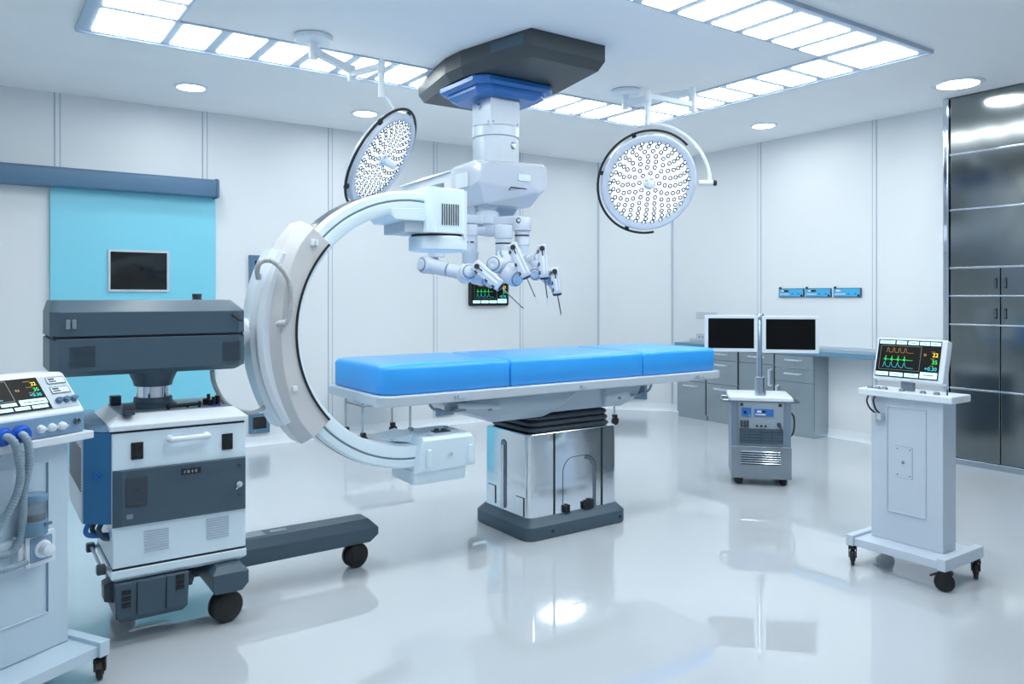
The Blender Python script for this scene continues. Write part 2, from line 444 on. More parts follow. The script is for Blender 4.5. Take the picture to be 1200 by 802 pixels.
def screen(parent, mx, w, h, style):
    """patient monitor picture: mx maps (x right, y up, z out) about the screen centre"""
    scn = obj('screen', MB().box(-w / 2, w / 2, -h / 2, h / 2, -0.003, 0.0), M['blackmatte'], parent, xf=mx)
    def p(name, mb, m): return obj(name, mb, m, scn, xf=mx, smooth=False)
    lw = w * 0.0045
    X = lambda u: -w / 2 + u * w
    Y = lambda v: -h / 2 + v * h
    gx0, gx1, gy0, gy1 = (0.05, 0.70, 0.20, 0.84) if style != 'wide' else (0.02, 0.70, 0.34, 0.95)
    p('graph_frame', MB().strip([(X(gx0), Y(gy0)), (X(gx1), Y(gy0)), (X(gx1), Y(gy1)), (X(gx0), Y(gy1)), (X(gx0), Y(gy0))], lw), M['scr_grey'])
    gh = (gy1 - gy0)
    p('trace', MB().strip(trace('resp', X(gx0 + .1), X(gx1 - .12), Y(gy0 + gh * .72), h * .12), lw), M['scr_orange'])
    p('trace', MB().strip(trace('ecg', X(gx0 + .06), X(gx1 - .12), Y(gy0 + gh * .42), h * .10), lw), M['scr_green'])
    p('trace', MB().strip(trace('pulse', X(gx0 + .06), X(gx1 - .10), Y(gy0 + gh * .1), h * .13), lw), M['scr_cyan'])
    for (t, v, m, s) in (('22', .80 if style == 'wide' else .64, 'scr_yellow', .12), ('35', .62 if style == 'wide' else .455, 'scr_green', .12), ('+0.30', .46 if style == 'wide' else .28, 'scr_cyan', .11)):
        q = MB().text(t, X(.97), Y(v), h * s * 1.25, 0, 'RIGHT')
        p('number', q, M[m])
    small = MB()
    for v in ((.72, .54, .36) if style != 'wide' else (.885, .705, .535)):
        small.box(X(.86), X(.92), Y(v), Y(v + .010), 0, .0004)
    small.box(X(.75), X(.762), Y(.61), Y(.67), 0, .0004).box(X(.772), X(.784), Y(.61), Y(.67), 0, .0004)
    p('caption', small, M['scr_orange'])
    if style != 'wide':
        top = [(.02, .27), (.295, .46), (.485, .65), (.67, .82), (.835, .99)] if style == 'full' else []
        for a, b in top:
            multi('button', [(MB().box(X(a), X(b), Y(.885), Y(.975), 0, .0006), M['scr_white']), (MB().box(X(a + .04), X(b - .04), Y(.92), Y(.94), .0006, .001), M['scr_ink'])], scn, mx, False)
        for a, b, c in ((.01, .22, .13), (.245, .455, .13), (.48, .70, .13), (.725, .985, .19)):
            multi('button', [(MB().box(X(a), X(b), Y(.03), Y(c), 0, .0006), M['scr_white']), (MB().box(X(a + .05), X(b - .05), Y(.03 + (c - .03) * .45), Y(.03 + (c - .03) * .6), .0006, .001), M['scr_ink'])], scn, mx, False)
    else:
        for a, b, v, c in ((.02, .12, .20, .29), (.14, .26, .20, .29), (.28, .40, .20, .29), (.42, .54, .20, .29), (.56, .70, .20, .29), (.73, .985, .18, .34),
                           (.02, .14, .05, .14), (.16, .30, .05, .14), (.32, .46, .05, .14), (.48, .64, .05, .14), (.66, .80, .05, .14), (.82, .97, .05, .14)):
            multi('button', [(MB().box(X(a), X(b), Y(v), Y(c), 0, .0006), M['scr_white']), (MB().box(X(a + .03), X(b - .03), Y(v + (c - v) * .4), Y(v + (c - v) * .58), .0006, .001), M['scr_ink'])], scn, mx, False)
    return scn

# facing -y on the left wall: x right, z up, out = -y
def on_left(x, z, y): return Matrix.Translation((x, y, z)) @ Matrix(((1, 0, 0, 0), (0, 0, -1, 0), (0, 1, 0, 0), (0, 0, 0, 1)))

wm = thing('wall_monitor', 'small black patient monitor with green traces hanging on the white wall behind the robot arms', 'monitor', (4.655, WL, 1.43))
obj('bezel', MB().prism(cut_round(0.50, 0.33, 0.02, 4, 4.655, 1.43), WL - 0.05, WL, 'y'), M['black'], wm, 0.004)
screen(wm, on_left(4.655, 1.43, WL - 0.0535), 0.45, 0.285, 'plain')

def wall_panel(x0, x1, z0, z1, label, dark=False, mx=None):
    t = thing('wall_panel', label, 'wall panel', ((x0 + x1) / 2, WL, z0) if mx is None else mx.to_translation())
    if mx is None: mx = on_left((x0 + x1) / 2, (z0 + z1) / 2, WL)
    w, h = x1 - x0, z1 - z0
    f = MB(); b = min(w, h) * 0.17
    for r in ((-w / 2, w / 2, h / 2 - b, h / 2), (-w / 2, w / 2, -h / 2, -h / 2 + b * 1.3), (-w / 2, -w / 2 + b, -h / 2 + b * 1.3, h / 2 - b), (w / 2 - b, w / 2, -h / 2 + b * 1.3, h / 2 - b)):
        f.box(r[0], r[1], r[2], r[3], 0, 0.03)
    obj('frame', f, M['slate'], t, 0.002, xf=mx)
    obj('display', MB().box(-w / 2 + b, w / 2 - b, -h / 2 + b * 1.3, h / 2 - b, 0, 0.022), M['darker'] if dark else M['blackgloss'], t, xf=mx)
    obj('indicator', MB().box(-w * .28, -w * .16, -h / 2 + b * .45, -h / 2 + b * .95, 0.03, 0.033), M['slatelight'], t, xf=mx)
wall_panel(2.06, 2.36, 1.435, 1.745, 'slate blue framed wall panel half hidden by the arm ring')
wall_panel(2.06, 2.245, 0.115, 0.295, 'low slate framed wall socket panel between cart and arm ring')
wall_panel(4.0, 4.215, 0.11, 0.25, 'low slate wall panel glimpsed under the blue table between ring and pedestal', True)
cx_, cy_ = CH1[0] + (CH2[0] - CH1[0]) * .44, CH1[1] + (CH2[1] - CH1[1]) * .44
tdir = V((CH2[0] - CH1[0], CH2[1] - CH1[1], 0)).normalized()
ndir = V((tdir.y, -tdir.x, 0))
mxc = Matrix.Translation((cx_, cy_, 0.23)) @ Matrix(((tdir.x, 0, ndir.x, 0), (tdir.y, 0, ndir.y, 0), (0, 1, 0, 0), (0, 0, 0, 1)))
wall_panel(-0.20, 0.20, 0.135, 0.325, 'low slate wall panel in the far corner beside the table end', True, mxc)

# blue gas outlets and grey sockets on the right wall
def on_right(y, z, x): return Matrix.Translation((x, y, z)) @ Matrix(((0, 0, -1, 0), (-1, 0, 0, 0), (0, 1, 0, 0), (0, 0, 0, 1)))
for (ya, yb, lab, nd) in ((5.009, 4.718, 'blue wall outlet plate nearest the twin screens', 1), (4.698, 4.417, 'blue wall outlet plate in the middle of the row of three', 1),
                          (4.389, 4.108, 'blue wall outlet plate at the row end nearest the tall steel cabinet', 0)):
    w = ya - yb; t = thing('wall_outlet', lab, 'outlet', (WR, (ya + yb) / 2, 1.36), group='blue wall outlet plates')
    mx = on_right((ya + yb) / 2, 1.405, WR)
    obj('plate', MB().box(-w / 2, w / 2, -.044, .044, 0, .02), M['dark'], t, .002, xf=mx)
    obj('face', MB().box(-w / 2 + .006, w / 2 - .006, -.037, .037, .019, .023), M['outletblue'], t, xf=mx)
    obj('knob', MB().cyl((-w / 2 + .018, .05, .01), (-w / 2 + .018, .05, .03), .009, n=16), M['black'], t, xf=mx)
    obj('display', MB().box(-w / 2 + .03, -w / 2 + .03 + (.09 if nd else .05), .010, .028, .022, .025), M['black'] if nd else M['outlet'], t, xf=mx)
    obj('readout', MB().box(-w / 2 + .034, -w / 2 + .066, .012, .026, .024, .027), M['white'], t, xf=mx)
    obj('name_strip', MB().box(-w / 2 + .02, -w / 2 + .13, -.022, -.006, .022, .0245), M['outlet'], t, xf=mx)
    for u in (.02, .09): obj('socket', MB().cyl((u, -.012, .022), (u, -.012, .027), .009, n=16), M['deviceblue'], t, xf=mx)
    obj('socket', MB().cyl((w / 2 - .02, -.028, .022), (w / 2 - .02, -.028, .028), .011, n=16), M['black'], t, xf=mx)
for (z, lab, w) in ((1.152, 'pale grey double socket plate on the wall above the left end of the steel cabinets', .30), (.905, 'pale grey socket plate just above the worktop left end', .30)):
    t = thing('socket_plate', lab, 'socket', (WR, 6.0, z - .04))
    mx = on_right(5.98, z, WR)
    obj('plate', MB().box(-w / 2, w / 2, -.038, .038, 0, .012), M['outlet'], t, .002, xf=mx)
    for u in (-.1, -.05, 0, .05): obj('socket', MB().cyl((u, 0, .011), (u, 0, .014), .012, n=16), M['midgrey'] if z < 1 else M['grey'], t, xf=mx)

# ------------------------------------------------------------------ steel base cabinets along the right wall
FX = 6.60
def cabinet(y1, y0, label, drawers, door=None, handle_y=None, side=False):
    """one unit between y1 (left in view) and y0; drawers: list of (z0, z1)"""
    t = thing('base_cabinet', label, 'cabinet', (FX, (y0 + y1) / 2, 0), group='steel base cabinets under the worktop')
    obj('carcass', MB().box(FX + .02, WR - .002, y0 + .002, y1 - .002, 0.05, 0.80), M['cabsteel'], t, .002)
    obj('plinth', MB().box(FX + .025, WR - .002, y0 + .004, y1 - .004, 0, 0.05), M['cabsteel'], t)
    for (a, b) in drawers:
        d = obj('drawer', MB().box(FX, FX + .022, y0 + .006, y1 - .006, a + .003, b - .003), M['cabsteel'], t, .003)
        c = (y0 + y1) / 2; zc = b - min(.05, (b - a) * .4)
        w = .085
        obj('handle', MB().tube([(FX + .002, c + w, zc), (FX - .03, c + w, zc), (FX - .03, c - w, zc), (FX + .002, c - w, zc)], .009, 8, smooth=False), M['handle'], d)
    if door:
        for (ya, yb, hy) in door:
            a, b = door_z[0], door_z[1]
            d = obj('door', MB().box(FX, FX + .022, yb + .006, ya - .006, a + .003, b - .003), M['cabsteel'], t, .003)
            zc = min(b - .05, .66)
            obj('handle', MB().tube([(FX + .002, hy, zc), (FX - .03, hy, zc), (FX - .03, hy, zc - .16), (FX + .002, hy, zc - .16)], .011, 8, smooth=False), M['handle'], d)
door_z = (.055, .62)
cabinet(6.205, 5.78, 'leftmost steel drawer cabinet, its lower handle showing past the table end', [(.055, .42), (.42, .62), (.62, .795)])
cabinet(5.775, 5.345, 'steel drawer cabinet second from the left of the row, behind the table end', [(.055, .42), (.42, .68), (.68, .795)])
door_z = (.055, .68)
cabinet(5.335, 4.895, 'steel door cabinet mostly hidden behind the twin screen cart', [(.68, .795)], [(5.335, 4.895, 4.935)])
door_z = (.055, .53)
cabinet(4.89, 4.45, 'steel cabinet with two drawers over a door at the open end of the row', [(.66, .795), (.53, .66)], [(4.89, 4.45, 4.85)])
wt = thing('worktop', 'long slate grey worktop over the steel cabinets running on along the right wall', 'worktop', (6.7, 4.7, .80))
obj('slab', MB().box(FX - .03, WR - .002, 3.245, 6.215, 0.802, 0.848), M['worktop'], wt, .004)
obj('back_rail', MB().box(WR - .03, WR - .002, 3.245, 6.215, 0.848, 0.885), M['outlet'], wt, .003)
for y in (3.30,):
    obj('bracket', MB().prism([(WR - .002, .80), (FX + .04, .80), (FX + .04, .77), (WR - .002, .55)], y, y + .03, 'y'), M['slate'], wt, .003)

# ------------------------------------------------------------------ tall steel wall cabinet
SX = 6.585
SY1, SY0 = 3.232, -0.6
tw = thing('wall_cabinet', 'tall polished steel wall cabinet with seamed doors filling the right end of the room', 'cabinet', (SX, 1.4, 0))
obj('body', MB().box(SX + .03, WR - .002, SY0, SY1 - .004, 0, CEIL - .002), M['wardsteel'], tw)
fb = MB().box(SX - .02, WR - .002, SY1 - .048, SY1, 0, CEIL - .002)
obj('side_frame', fb, M['chrome'], tw, .012, 3)
obj('plinth', MB().box(SX - .008, SX + .03, SY0, SY1 - .05, 0, .05), M['steel'], tw, .004)
def pane(z0, z1, y0, y1, kind='panel'):
    o = obj(kind, MB().box(SX, SX + .028, y0 + .003, y1 - .003, z0 + .004, z1 - .004), M['wardsteel'], tw, .006, 3)
    return o
def bar(z, y0, y1, h):
    obj('seam_rail', MB().box(SX - .006, SX + .02, y0, y1, z - h / 2, z + h / 2), M['chrome'], tw, .003)
ys = [SY1 - .05, 2.80, 1.95, 1.10, .25, SY0]
lev = [.05, .62, 1.14, 1.372, 1.60, 2.073, 2.528, CEIL - .004]
for a, b in zip(lev[4:-1], lev[5:]):
    pane(a, b, ys[-1], ys[0])
for i in range(5):
    y1, y0 = ys[i], ys[i + 1]
    for a, b, kd, hz in ((lev[0], lev[1], 'door', None), (lev[1], lev[2], 'panel', None), (lev[2], lev[3], 'door', (1.19, 1.275)), (lev[3], lev[4], 'door', (1.43, 1.515))):
        o = pane(a, b, y0, y1, kd)
        if hz:
            hy = y0 + .035 if i % 2 == 0 else y1 - .035
            obj('handle', MB().cyl((SX - .022, hy, hz[0]), (SX - .022, hy, hz[1]), .005, n=12).cyl((SX, hy, hz[0] + .01), (SX - .022, hy, hz[0] + .01), .004, n=8).cyl((SX, hy, hz[1] - .01), (SX - .022, hy, hz[1] - .01), .004, n=8), M['darkchrome'], o)
for z in lev[1:-1]:
    bar(z, SY0, ys[0], .016 if z > 1.5 else .012)

# ------------------------------------------------------------------ instrument trolleys in the background
def trolley(x0, x1, y0, y1, label):
    t = thing('instrument_trolley', label, 'trolley', ((x0 + x1) / 2, (y0 + y1) / 2, 0), group='slim wheeled trolleys behind the table')
    for (x, y) in ((x0, y0), (x1, y0), (x0, y1), (x1, y1)):
        lg = obj('leg', MB().cyl((x, y, .105), (x, y, .58), .011, n=14), M['steel'], t)
        c = MB().cyl((x + .012, y - .016, .042), (x + .012, y + .016, .042), .042, n=24)
        c.box(x - .014, x + .03, y - .022, y + .022, .078, .112)
        obj('caster', c, M['black'], lg, .004)
    tr = MB().box(x0 - .03, x1 + .03, y0 - .03, y1 + .03, .56, .575)
    for r in ((x0 - .03, x1 + .03, y0 - .03, y0 - .022), (x0 - .03, x1 + .03, y1 + .022, y1 + .03), (x0 - .03, x0 - .022, y0 - .03, y1 + .03), (x1 + .022, x1 + .03, y0 - .03, y1 + .03)):
        tr.box(r[0], r[1], r[2], r[3], .57, .60)
    obj('tray', tr, M['steel'], t, .002)
    obj('shelf', MB().box(x0, x1, y0, y1, .345, .36), M['glass'], t, .003)
trolley(2.94, 3.43, 6.65, 7.04, 'slim wheeled trolley seen through the arm ring under the table')
trolley(5.13, 5.61, 6.17, 6.56, 'slim wheeled trolley almost hidden behind the steel table pedestal')

# ================================================================== operating table
T = thing('operating_table', 'operating table with bright blue three piece mattress on a polished steel pedestal', 'operating table', (2.9, 3.75, 0))
def rr(x0, x1, y0, y1, r, n=6): return cut_round(x1 - x0, y1 - y0, r, n, (x0 + x1) / 2, (y0 + y1) / 2)
obj('floor_base', MB().stack([(rr(2.52, 3.26, 3.475, 4.03, .055), 0), (rr(2.515, 3.265, 3.47, 4.035, .06), .01), (rr(2.515, 3.265, 3.47, 4.035, .06), .075), (rr(2.555, 3.225, 3.51, 3.995, .05), .118)]), M['dark'], T, .004)
for (x, z) in ((2.69, .04), (3.2, .04)):
    obj('bolt', MB().cyl((x, 3.472, z), (x, 3.466, z), .009, n=12), M['black'], T)
ped = obj('pedestal', MB().stack([(rr(2.556, 3.226, 3.515, 3.985, .045, 8), .11), (rr(2.556, 3.226, 3.515, 3.985, .045, 8), .578), (rr(2.561, 3.221, 3.52, 3.98, .042, 8), .586)]), M['pedsteel'], T)
YP = 3.515
for x in (2.735, 3.095):
    obj('gap_line', MB().box(x - .006, x + .006, YP - .003, YP + .01, .118, .583), M['gasket'], T)
# arched inset with a thick steel lip
def arch_pts(x0, x1, z0, z1, r, n=8):
    p = [(x0, z0)]
    for k_ in range(n + 1):
        a = PI - k_ / n * PI / 2; p.append((x0 + r + r * math.cos(a), z1 - r + r * math.sin(a)))
    for k_ in range(n + 1):
        a = PI / 2 - k_ / n * PI / 2; p.append((x1 - r + r * math.cos(a), z1 - r + r * math.sin(a)))
    p.append((x1, z0)); return p
def arch_band(x0, x1, z0, z1, r, w, y0, y1, start=0):
    o_ = arch_pts(x0, x1, z0, z1, r); i_ = arch_pts(x0 + w, x1 - w, z0, z1 - w, r - w * .6)
    m = MB()
    return m.loft([[V((a[0], y0, a[1])), V((b[0], y0, b[1])), V((b[0], y1, b[1])), V((a[0], y1, a[1]))] for a, b in list(zip(o_, i_))[start:]])
obj('arch_lip', arch_band(2.80, 3.045, .118, .43, .08, .02, YP - .002, YP + .004, 10), M['darkchrome'], T, .001)
obj('arch_gap', arch_band(2.797, 3.048, .118, .433, .082, .003, YP - .002, YP + .004), M['gasket'], T)
for x in (2.80, 2.945):
    b = MB().box(x, x + .018, YP - .022, YP - .002, .116, .158).box(x + .022, x + .036, YP - .022, YP - .002, .116, .163)
    if x > 2.9: b.box(x + .042, x + .07, YP - .022, YP - .002, .116, .17)
    obj('pedal', b, M['gasket'], T, .003)
XP = 2.556
obj('side_slot', MB().prism(cut_round(.05, .40, .024, 6, 3.765, .33), XP - .006, XP + .01, 'x'), M['darkchrome'], T, .002)
obj('side_slot_rod', MB().cyl((XP - .01, 3.765, .125), (XP - .01, 3.765, .50), .012, n=16), M['chrome'], T)
for (y, z) in ((3.89, .185), (3.60, .17)):
    pl = obj('cover_plate', MB().box(XP - .004, XP + .004, y - .038, y + .038, z - .05, z + .055), M['pedsteel'], T, .002)
    obj('outline', MB().box(XP - .0045, XP, y - .038, y + .038, z + .053, z + .056).box(XP - .0045, XP, y - .038, y - .035, z - .05, z + .055), M['gasket'], pl)
lay = []
zz = .586
for k_ in range(3):
    for j in range(9):
        a_ = -PI / 2 + PI * j / 8
        lay.append((zz + .0165 + .0165 * math.sin(a_), .006 + .022 * math.cos(a_) - .004 * k_))
    zz += .034
obj('bellows', MB().stack([(rr(2.61 - o, 3.165 + o, 3.555 - o, 3.945 + o, .06), z) for z, o in lay]), M['darker'], T, ang=70)
# housing under the top: main trough, middle waist, end block
obj('housing', MB().hull([(2.0, 3.50, .80), (2.0, 4.0, .80), (2.0, 3.50, .836), (2.0, 4.0, .836), (2.92, 3.47, .836), (2.92, 4.03, .836), (2.14, 3.462, .79), (2.14, 4.04, .79), (2.80, 3.455, .775), (2.80, 4.045, .775), (2.24, 3.49, .72), (2.24, 4.0, .72), (2.33, 3.545, .677), (2.33, 3.95, .677), (2.68, 3.545, .677), (2.68, 3.95, .677), (2.72, 3.47, .73), (2.72, 4.03, .73)]), M['housing'], T, .02, 4, ang=15)
obj('housing_waist', MB().hull([(2.66, 3.53, .70), (2.66, 3.97, .70), (3.20, 3.53, .70), (3.20, 3.97, .70), (2.66, 3.50, .836), (2.66, 4.0, .836), (3.20, 3.50, .836), (3.20, 4.0, .836)]), M['housing'], T, .012, 3)
obj('housing_end', MB().hull([(3.10, 3.47, .836), (3.10, 4.03, .836), (3.41, 3.48, .836), (3.41, 4.02, .836), (3.09, 3.46, .77), (3.09, 4.04, .77), (3.12, 3.52, .70), (3.12, 3.98, .70), (3.26, 3.52, .695), (3.26, 3.98, .695), (3.35, 3.49, .74), (3.35, 4.01, .74), (3.34, 3.46, .79), (3.34, 4.04, .79)]), M['housing'], T, .02, 4, ang=15)
for (x, z) in ((2.26, .765), (2.72, .75), (3.2, .755)):
    obj('bolt', MB().cyl((x, 3.49, z), (x, 3.452 if z > .76 else 3.47, z), .009, n=14), M['midgrey'], T)
obj('side_bracket', MB().box(2.02, 2.12, 3.47, 3.53, .765, .835), M['midgrey'], T, .004)
obj('side_rod', MB().cyl((2.06, 3.465, .80), (2.32, 3.465, .775), .016, n=16), M['grey'], T, .004)
obj('end_bracket', MB().box(3.50, 3.66, 3.80, 3.96, .73, .835), M['midgrey'], T, .004)
obj('cable', MB().tube([(1.90, 3.48, .838), (1.915, 3.47, .80), (1.96, 3.46, .78), (2.02, 3.46, .775), (2.07, 3.465, .79), (2.09, 3.47, .80)], .0075, 10), M['midgrey'], T)
obj('cable', MB().tube([(3.28, 3.46, .765), (3.36, 3.455, .768), (3.43, 3.455, .79), (3.47, 3.47, .838)], .007, 10), M['midgrey'], T)
RX0, RX1, RY0, RY1 = 1.592, 4.03, 3.375, 4.105
top = obj('table_top', MB().stack([(rr(RX0 + .004, RX1 - .004, RY0 + .004, RY1 - .004, .066, 8), .834), (rr(RX0, RX1, RY0, RY1, .07, 8), .839), (rr(RX0, RX1, RY0, RY1, .07, 8), .879), (rr(RX0 + .005, RX1 - .005, RY0 + .005, RY1 - .005, .066, 8), .885)]), M['railgrey'], T, .002)
for (x, w) in ((2.02, .075), (2.83, .05), (3.80, .10)):
    obj('rail_clip', MB().box(x - w / 2, x + w / 2, RY0 - .004, RY0 + .006, .847, .870), M['grey'], T, .002)
    obj('clip_mark', MB().box(x - w * .4, x - w * .32, RY0 - .0055, RY0, .850, .867).box(x - w * .2, x - w * .12, RY0 - .0055, RY0, .850, .867).box(x - w * .4, x + w * .4, RY0 - .0055, RY0, .8485, .8505), M['midgrey'], T)
obj('rail_clip', MB().box(RX0 - .004, RX0 + .006, 3.66, 3.74, .848, .868), M['grey'], T, .002)
def pad(x0, x1, rl, rr_):
    m = MB(); y0, y1 = 3.405, 4.075
    def poly(i):
        pts = []
        for (cx, cy, r, a0) in ((x1 - i, y1 - i, rr_, 0), (x0 + i, y1 - i, rl, 90), (x0 + i, y0 + i, rl, 180), (x1 - i, y0 + i, rr_, 270)):
            sx = -1 if a0 in (0, 270) else 1; sy = -1 if a0 in (0, 90) else 1
            for k_ in range(7):
                a = math.radians(a0 + 15 * k_); pts.append((cx + sx * r + r * math.cos(a), cy + sy * r + r * math.sin(a)))
        return pts
    m.stack([(poly(.006), .8865), (poly(0), .893), (poly(0), 1.006), (poly(.004), 1.018), (poly(.012), 1.027), (poly(.024), 1.031)])
    return m
for (a, b, l, r) in ((1.612, 2.353, .085, .012), (2.359, 3.330, .012, .012), (3.336, 3.998, .012, .045)):
    obj('mattress', pad(a, b, l, r), M['blue'], T, ang=60)

# ================================================================== mobile C-arm x-ray machine
C = thing('x_ray_machine', 'mobile x ray machine with a big open white ring arm reaching around the blue table', 'x-ray machine', (.9, 3.55, 0))
FY = 3.35
body = obj('cabinet_body', MB().box(.44, .95, FY, 3.80, .306, .832), M['paleblue'], C, .006)
obj('seam', MB().box(.443, .947, FY + .004, 3.79, .296, .308), M['gasket'], C)
obj('skirt', MB().stack([([(.452, FY + .012), (.925, FY + .012), (.925, 3.79), (.452, 3.79)], .252), ([(.436, FY - .004), (.952, FY - .004), (.952, 3.805), (.436, 3.805)], .268), ([(.436, FY - .004), (.952, FY - .004), (.952, 3.805), (.436, 3.805)], .298)]), M['paleblue'], C, .003)
obj('cap_seam', MB().box(.445, .945, FY + .005, 3.79, .828, .842), M['gasket'], C)
cap = MB().stack([([(.43, FY - .008), (.956, FY - .008), (.956, 3.81), (.43, 3.81)], .841), ([(.43, FY - .008), (.956, FY - .008), (.956, 3.81), (.43, 3.81)], .862), ([(.472, FY + .055), (.914, FY + .055), (.914, 3.765), (.472, 3.765)], .898)])
obj('cap', cap, M['white'], C, .004)
obj('cap_top', MB().box(.476, .910, FY + .058, 3.76, .895, .9005), M['midgrey'], C, .002)
# dark service panel
dp = obj('service_panel', MB().hull([(.441, FY, .466), (.949, FY, .466), (.949, FY, .69), (.441, FY, .69), (.475, FY - .012, .47), (.945, FY - .012, .47), (.945, FY - .012, .686), (.475, FY - .012, .686)]), M['dark'], C, .0015, ang=10)
PY = FY - .012
obj('access_plate', MB().prism(cut_round(.075, .115, .008, 3, .525, .60), PY - .004, PY + .002, 'y').cyl((.525, PY - .009, .60), (.525, PY, .60), .006, n=12).box(.50, .55, PY - .006, PY, .553, .557), M['darker'], dp, .001)
for (x, z) in ((.495, .648), (.556, .648), (.495, .552), (.556, .552)):
    pass
obj('display', MB().box(.69, .765, PY - .004, PY + .002, .645, .668), M['blackgloss'], dp, .001)
obj('display_digits', MB().xf(Matrix.Identity(4)).box(.70, .706, PY - .0045, PY - .003, .65, .662).box(.712, .722, PY - .0045, PY - .003, .65, .662).box(.729, .735, PY - .0045, PY - .003, .65, .662).box(.742, .75, PY - .0045, PY - .003, .65, .662), M['midgrey'], dp)
obj('lock', MB().cyl((.918, PY - .012, .578), (.918, PY + .002, .578), .013, n=18).beam((.918, PY - .014, .578), (.902, PY - .016, .560), .007, .006, up=(0, 1, 0)), M['chrome'], dp, .001)
for (x, z) in ((.918, .655), (.918, .532)):
    obj('screw', MB().cyl((x, PY - .004, z), (x, PY + .002, z), .007, n=14), M['darker'], dp)
obj('switch', MB().box(.49, .512, PY - .004, PY + .002, .497, .515), M['midgrey'], dp, .001)
for x in (.529, .873):
    sw = obj('rocker_switch', MB().box(x - .022, x + .022, FY - .006, FY + .002, .725, .792), M['black'], C, .002)
    obj('rocker', MB().hull([(x - .014, FY - .006, .735), (x + .014, FY - .006, .735), (x - .014, FY - .006, .782), (x + .014, FY - .006, .782), (x - .014, FY - .010, .735), (x + .014, FY - .010, .735)]), M['blackgloss'], sw)
obj('handle', MB().tube([(.648, FY + .002, .795), (.648, FY - .034, .795), (.66, FY - .042, .795), (.775, FY - .042, .796), (.787, FY - .034, .796), (.787, FY + .002, .796)], .0125, 12, sub=3), M['white'], C)
for (x0, x1, z0, z1) in ((.555, .645, .355, .435), (.79, .88, .365, .445)):
    v = MB()
    for i in range(9):
        z = z0 + (z1 - z0) * i / 8
        v.box(x0, x1, FY - .003, FY + .001, z - .0022, z + .0022)
    obj('vent', v, M['grey'], C)
# things on the cap
for (px, py, s) in ((135, 468, .042), (150, 479, .044)):
    q = atZ(px, py + 7, .9)
    b = MB().box(q.x - s / 2, q.x + s / 2, q.y - s / 2, q.y + s / 2, .899, .899 + s)
    b.box(q.x - s * .42, q.x + s * .42, q.y - s * .56, q.y - s * .5, .899 + s * .1, .899 + s * .45).box(q.x - s * .42, q.x + s * .42, q.y - s * .56, q.y - s * .5, .899 + s * .55, .899 + s * .9)
    obj('plug_block', b, M['darker'], C, .004)
obj('rail_handle', MB().tube([(.66, 3.432, .90), (.66, 3.432, .913), (.782, 3.435, .915), (.782, 3.435, .90)], .007, 8, smooth=False).sphere((.66, 3.432, .914), .010).sphere((.782, 3.435, .916), .010), M['black'], C)
js = MB()
for i in range(9):
    a = i * 2.4
    js.cyl((.845 + .028 * math.cos(a), 3.50 + .035 * math.sin(a), .899), (.845 + .028 * math.cos(a), 3.50 + .035 * math.sin(a), .912 + .012 * (i % 3)), .010 - .001 * (i % 3), n=12)
js.cyl((.835, 3.50, .90), (.835, 3.505, .945), .007, n=10)
obj('connector_cluster', js, M['black'], C)
for (x, y, c) in ((.84, 3.435, 'socketblue'), (.862, 3.437, 'socketblue'), (.77, 3.50, 'black'), (.79, 3.51, 'black'), (.74, 3.46, 'black')):
    obj('button', MB().cyl((x, y, .899), (x, y, .908), .006, n=12), M[c], C)
# lift column
LXc, LYc = .625, 3.565
obj('column_base', MB().lathe(LXc, LYc, [(.092, .899), (.092, .915), (.076, .925), (.074, .944), (.0, .944)]), M['dark'], C, .002)
obj('column', MB().lathe(LXc, LYc, [(.064, .94), (.064, 1.01)]), M['chrome'], C)
obj('column_collar', MB().lathe(LXc, LYc, [(.068, .99), (.074, .992), (.078, 1.01), (.096, 1.05), (.102, 1.08)]), M['dark'], C, .002)
# horizontal dark housing in two halves
BX0, BX1, BY0, BY1 = .235, .957, 3.37, 3.76
def octa(x0, x1, y0, y1, c): return [(x0 + c, y0), (x1 - c, y0), (x1, y0 + c), (x1, y1 - c), (x1 - c, y1), (x0 + c, y1), (x0, y1 - c), (x0, y0 + c)]
up = MB().stack([(octa(BX0, BX1, BY0, BY1, .03), 1.213), (octa(BX0, BX1, BY0, BY1, .03), 1.306), (octa(BX0 + .012, BX1 - .045, BY0 + .06, BY1 - .03, .02), 1.352)])
uph = obj('upper_housing', up, M['dark'], C, .003)
lo = MB().stack([(octa(BX0 + .03, BX1 - .03, BY0 + .03, BY1 - .03, .02), 1.058), (octa(BX0, BX1, BY0, BY1, .03), 1.078), (octa(BX0, BX1, BY0, BY1, .03), 1.204)])
loh = obj('lower_housing', lo, M['dark'], C, .003)
obj('housing_gap', MB().box(BX0 + .01, BX1 - .01, BY0 + .01, BY1 - .01, 1.20, 1.215), M['gasket'], C)
for (x0, x1) in ((.30, .395), (.86, .945)):
    v = MB()
    for i in range(11):
        z = 1.098 + i * .0075
        v.box(x0, x1 - .01, BY0 - .002, BY0 + .002, z - .0016, z + .0016)
    obj('vent', v, M['darker'], loh)
for x in (.294, .314):
    obj('button', MB().box(x - .007, x + .007, BY0 - .008, BY0 + .002, 1.242, 1.278), M['midgrey'], uph, .002)
obj('latch', MB().tube([(.90, BY0 - .002, 1.290), (.905, BY0 - .012, 1.284), (.925, BY0 - .012, 1.268), (.94, BY0 - .002, 1.265)], .005, 8), M['black'], uph)
obj('cap_knob', MB().lathe(.80, 3.56, [(.021, 1.35), (.021, 1.356), (.018, 1.357), (.018, 1.364), (.020, 1.365), (.020, 1.378), (.0, 1.378)], 24), M['darker'], uph)
obj('mount_flange', MB().rod((.955, 3.535, 1.207), (1, 0, 0), [(0, .058), (.012, .058), (.014, .066), (.03, .066), (.034, .06), (.07, .06)], 40), M['white'], C, .002)
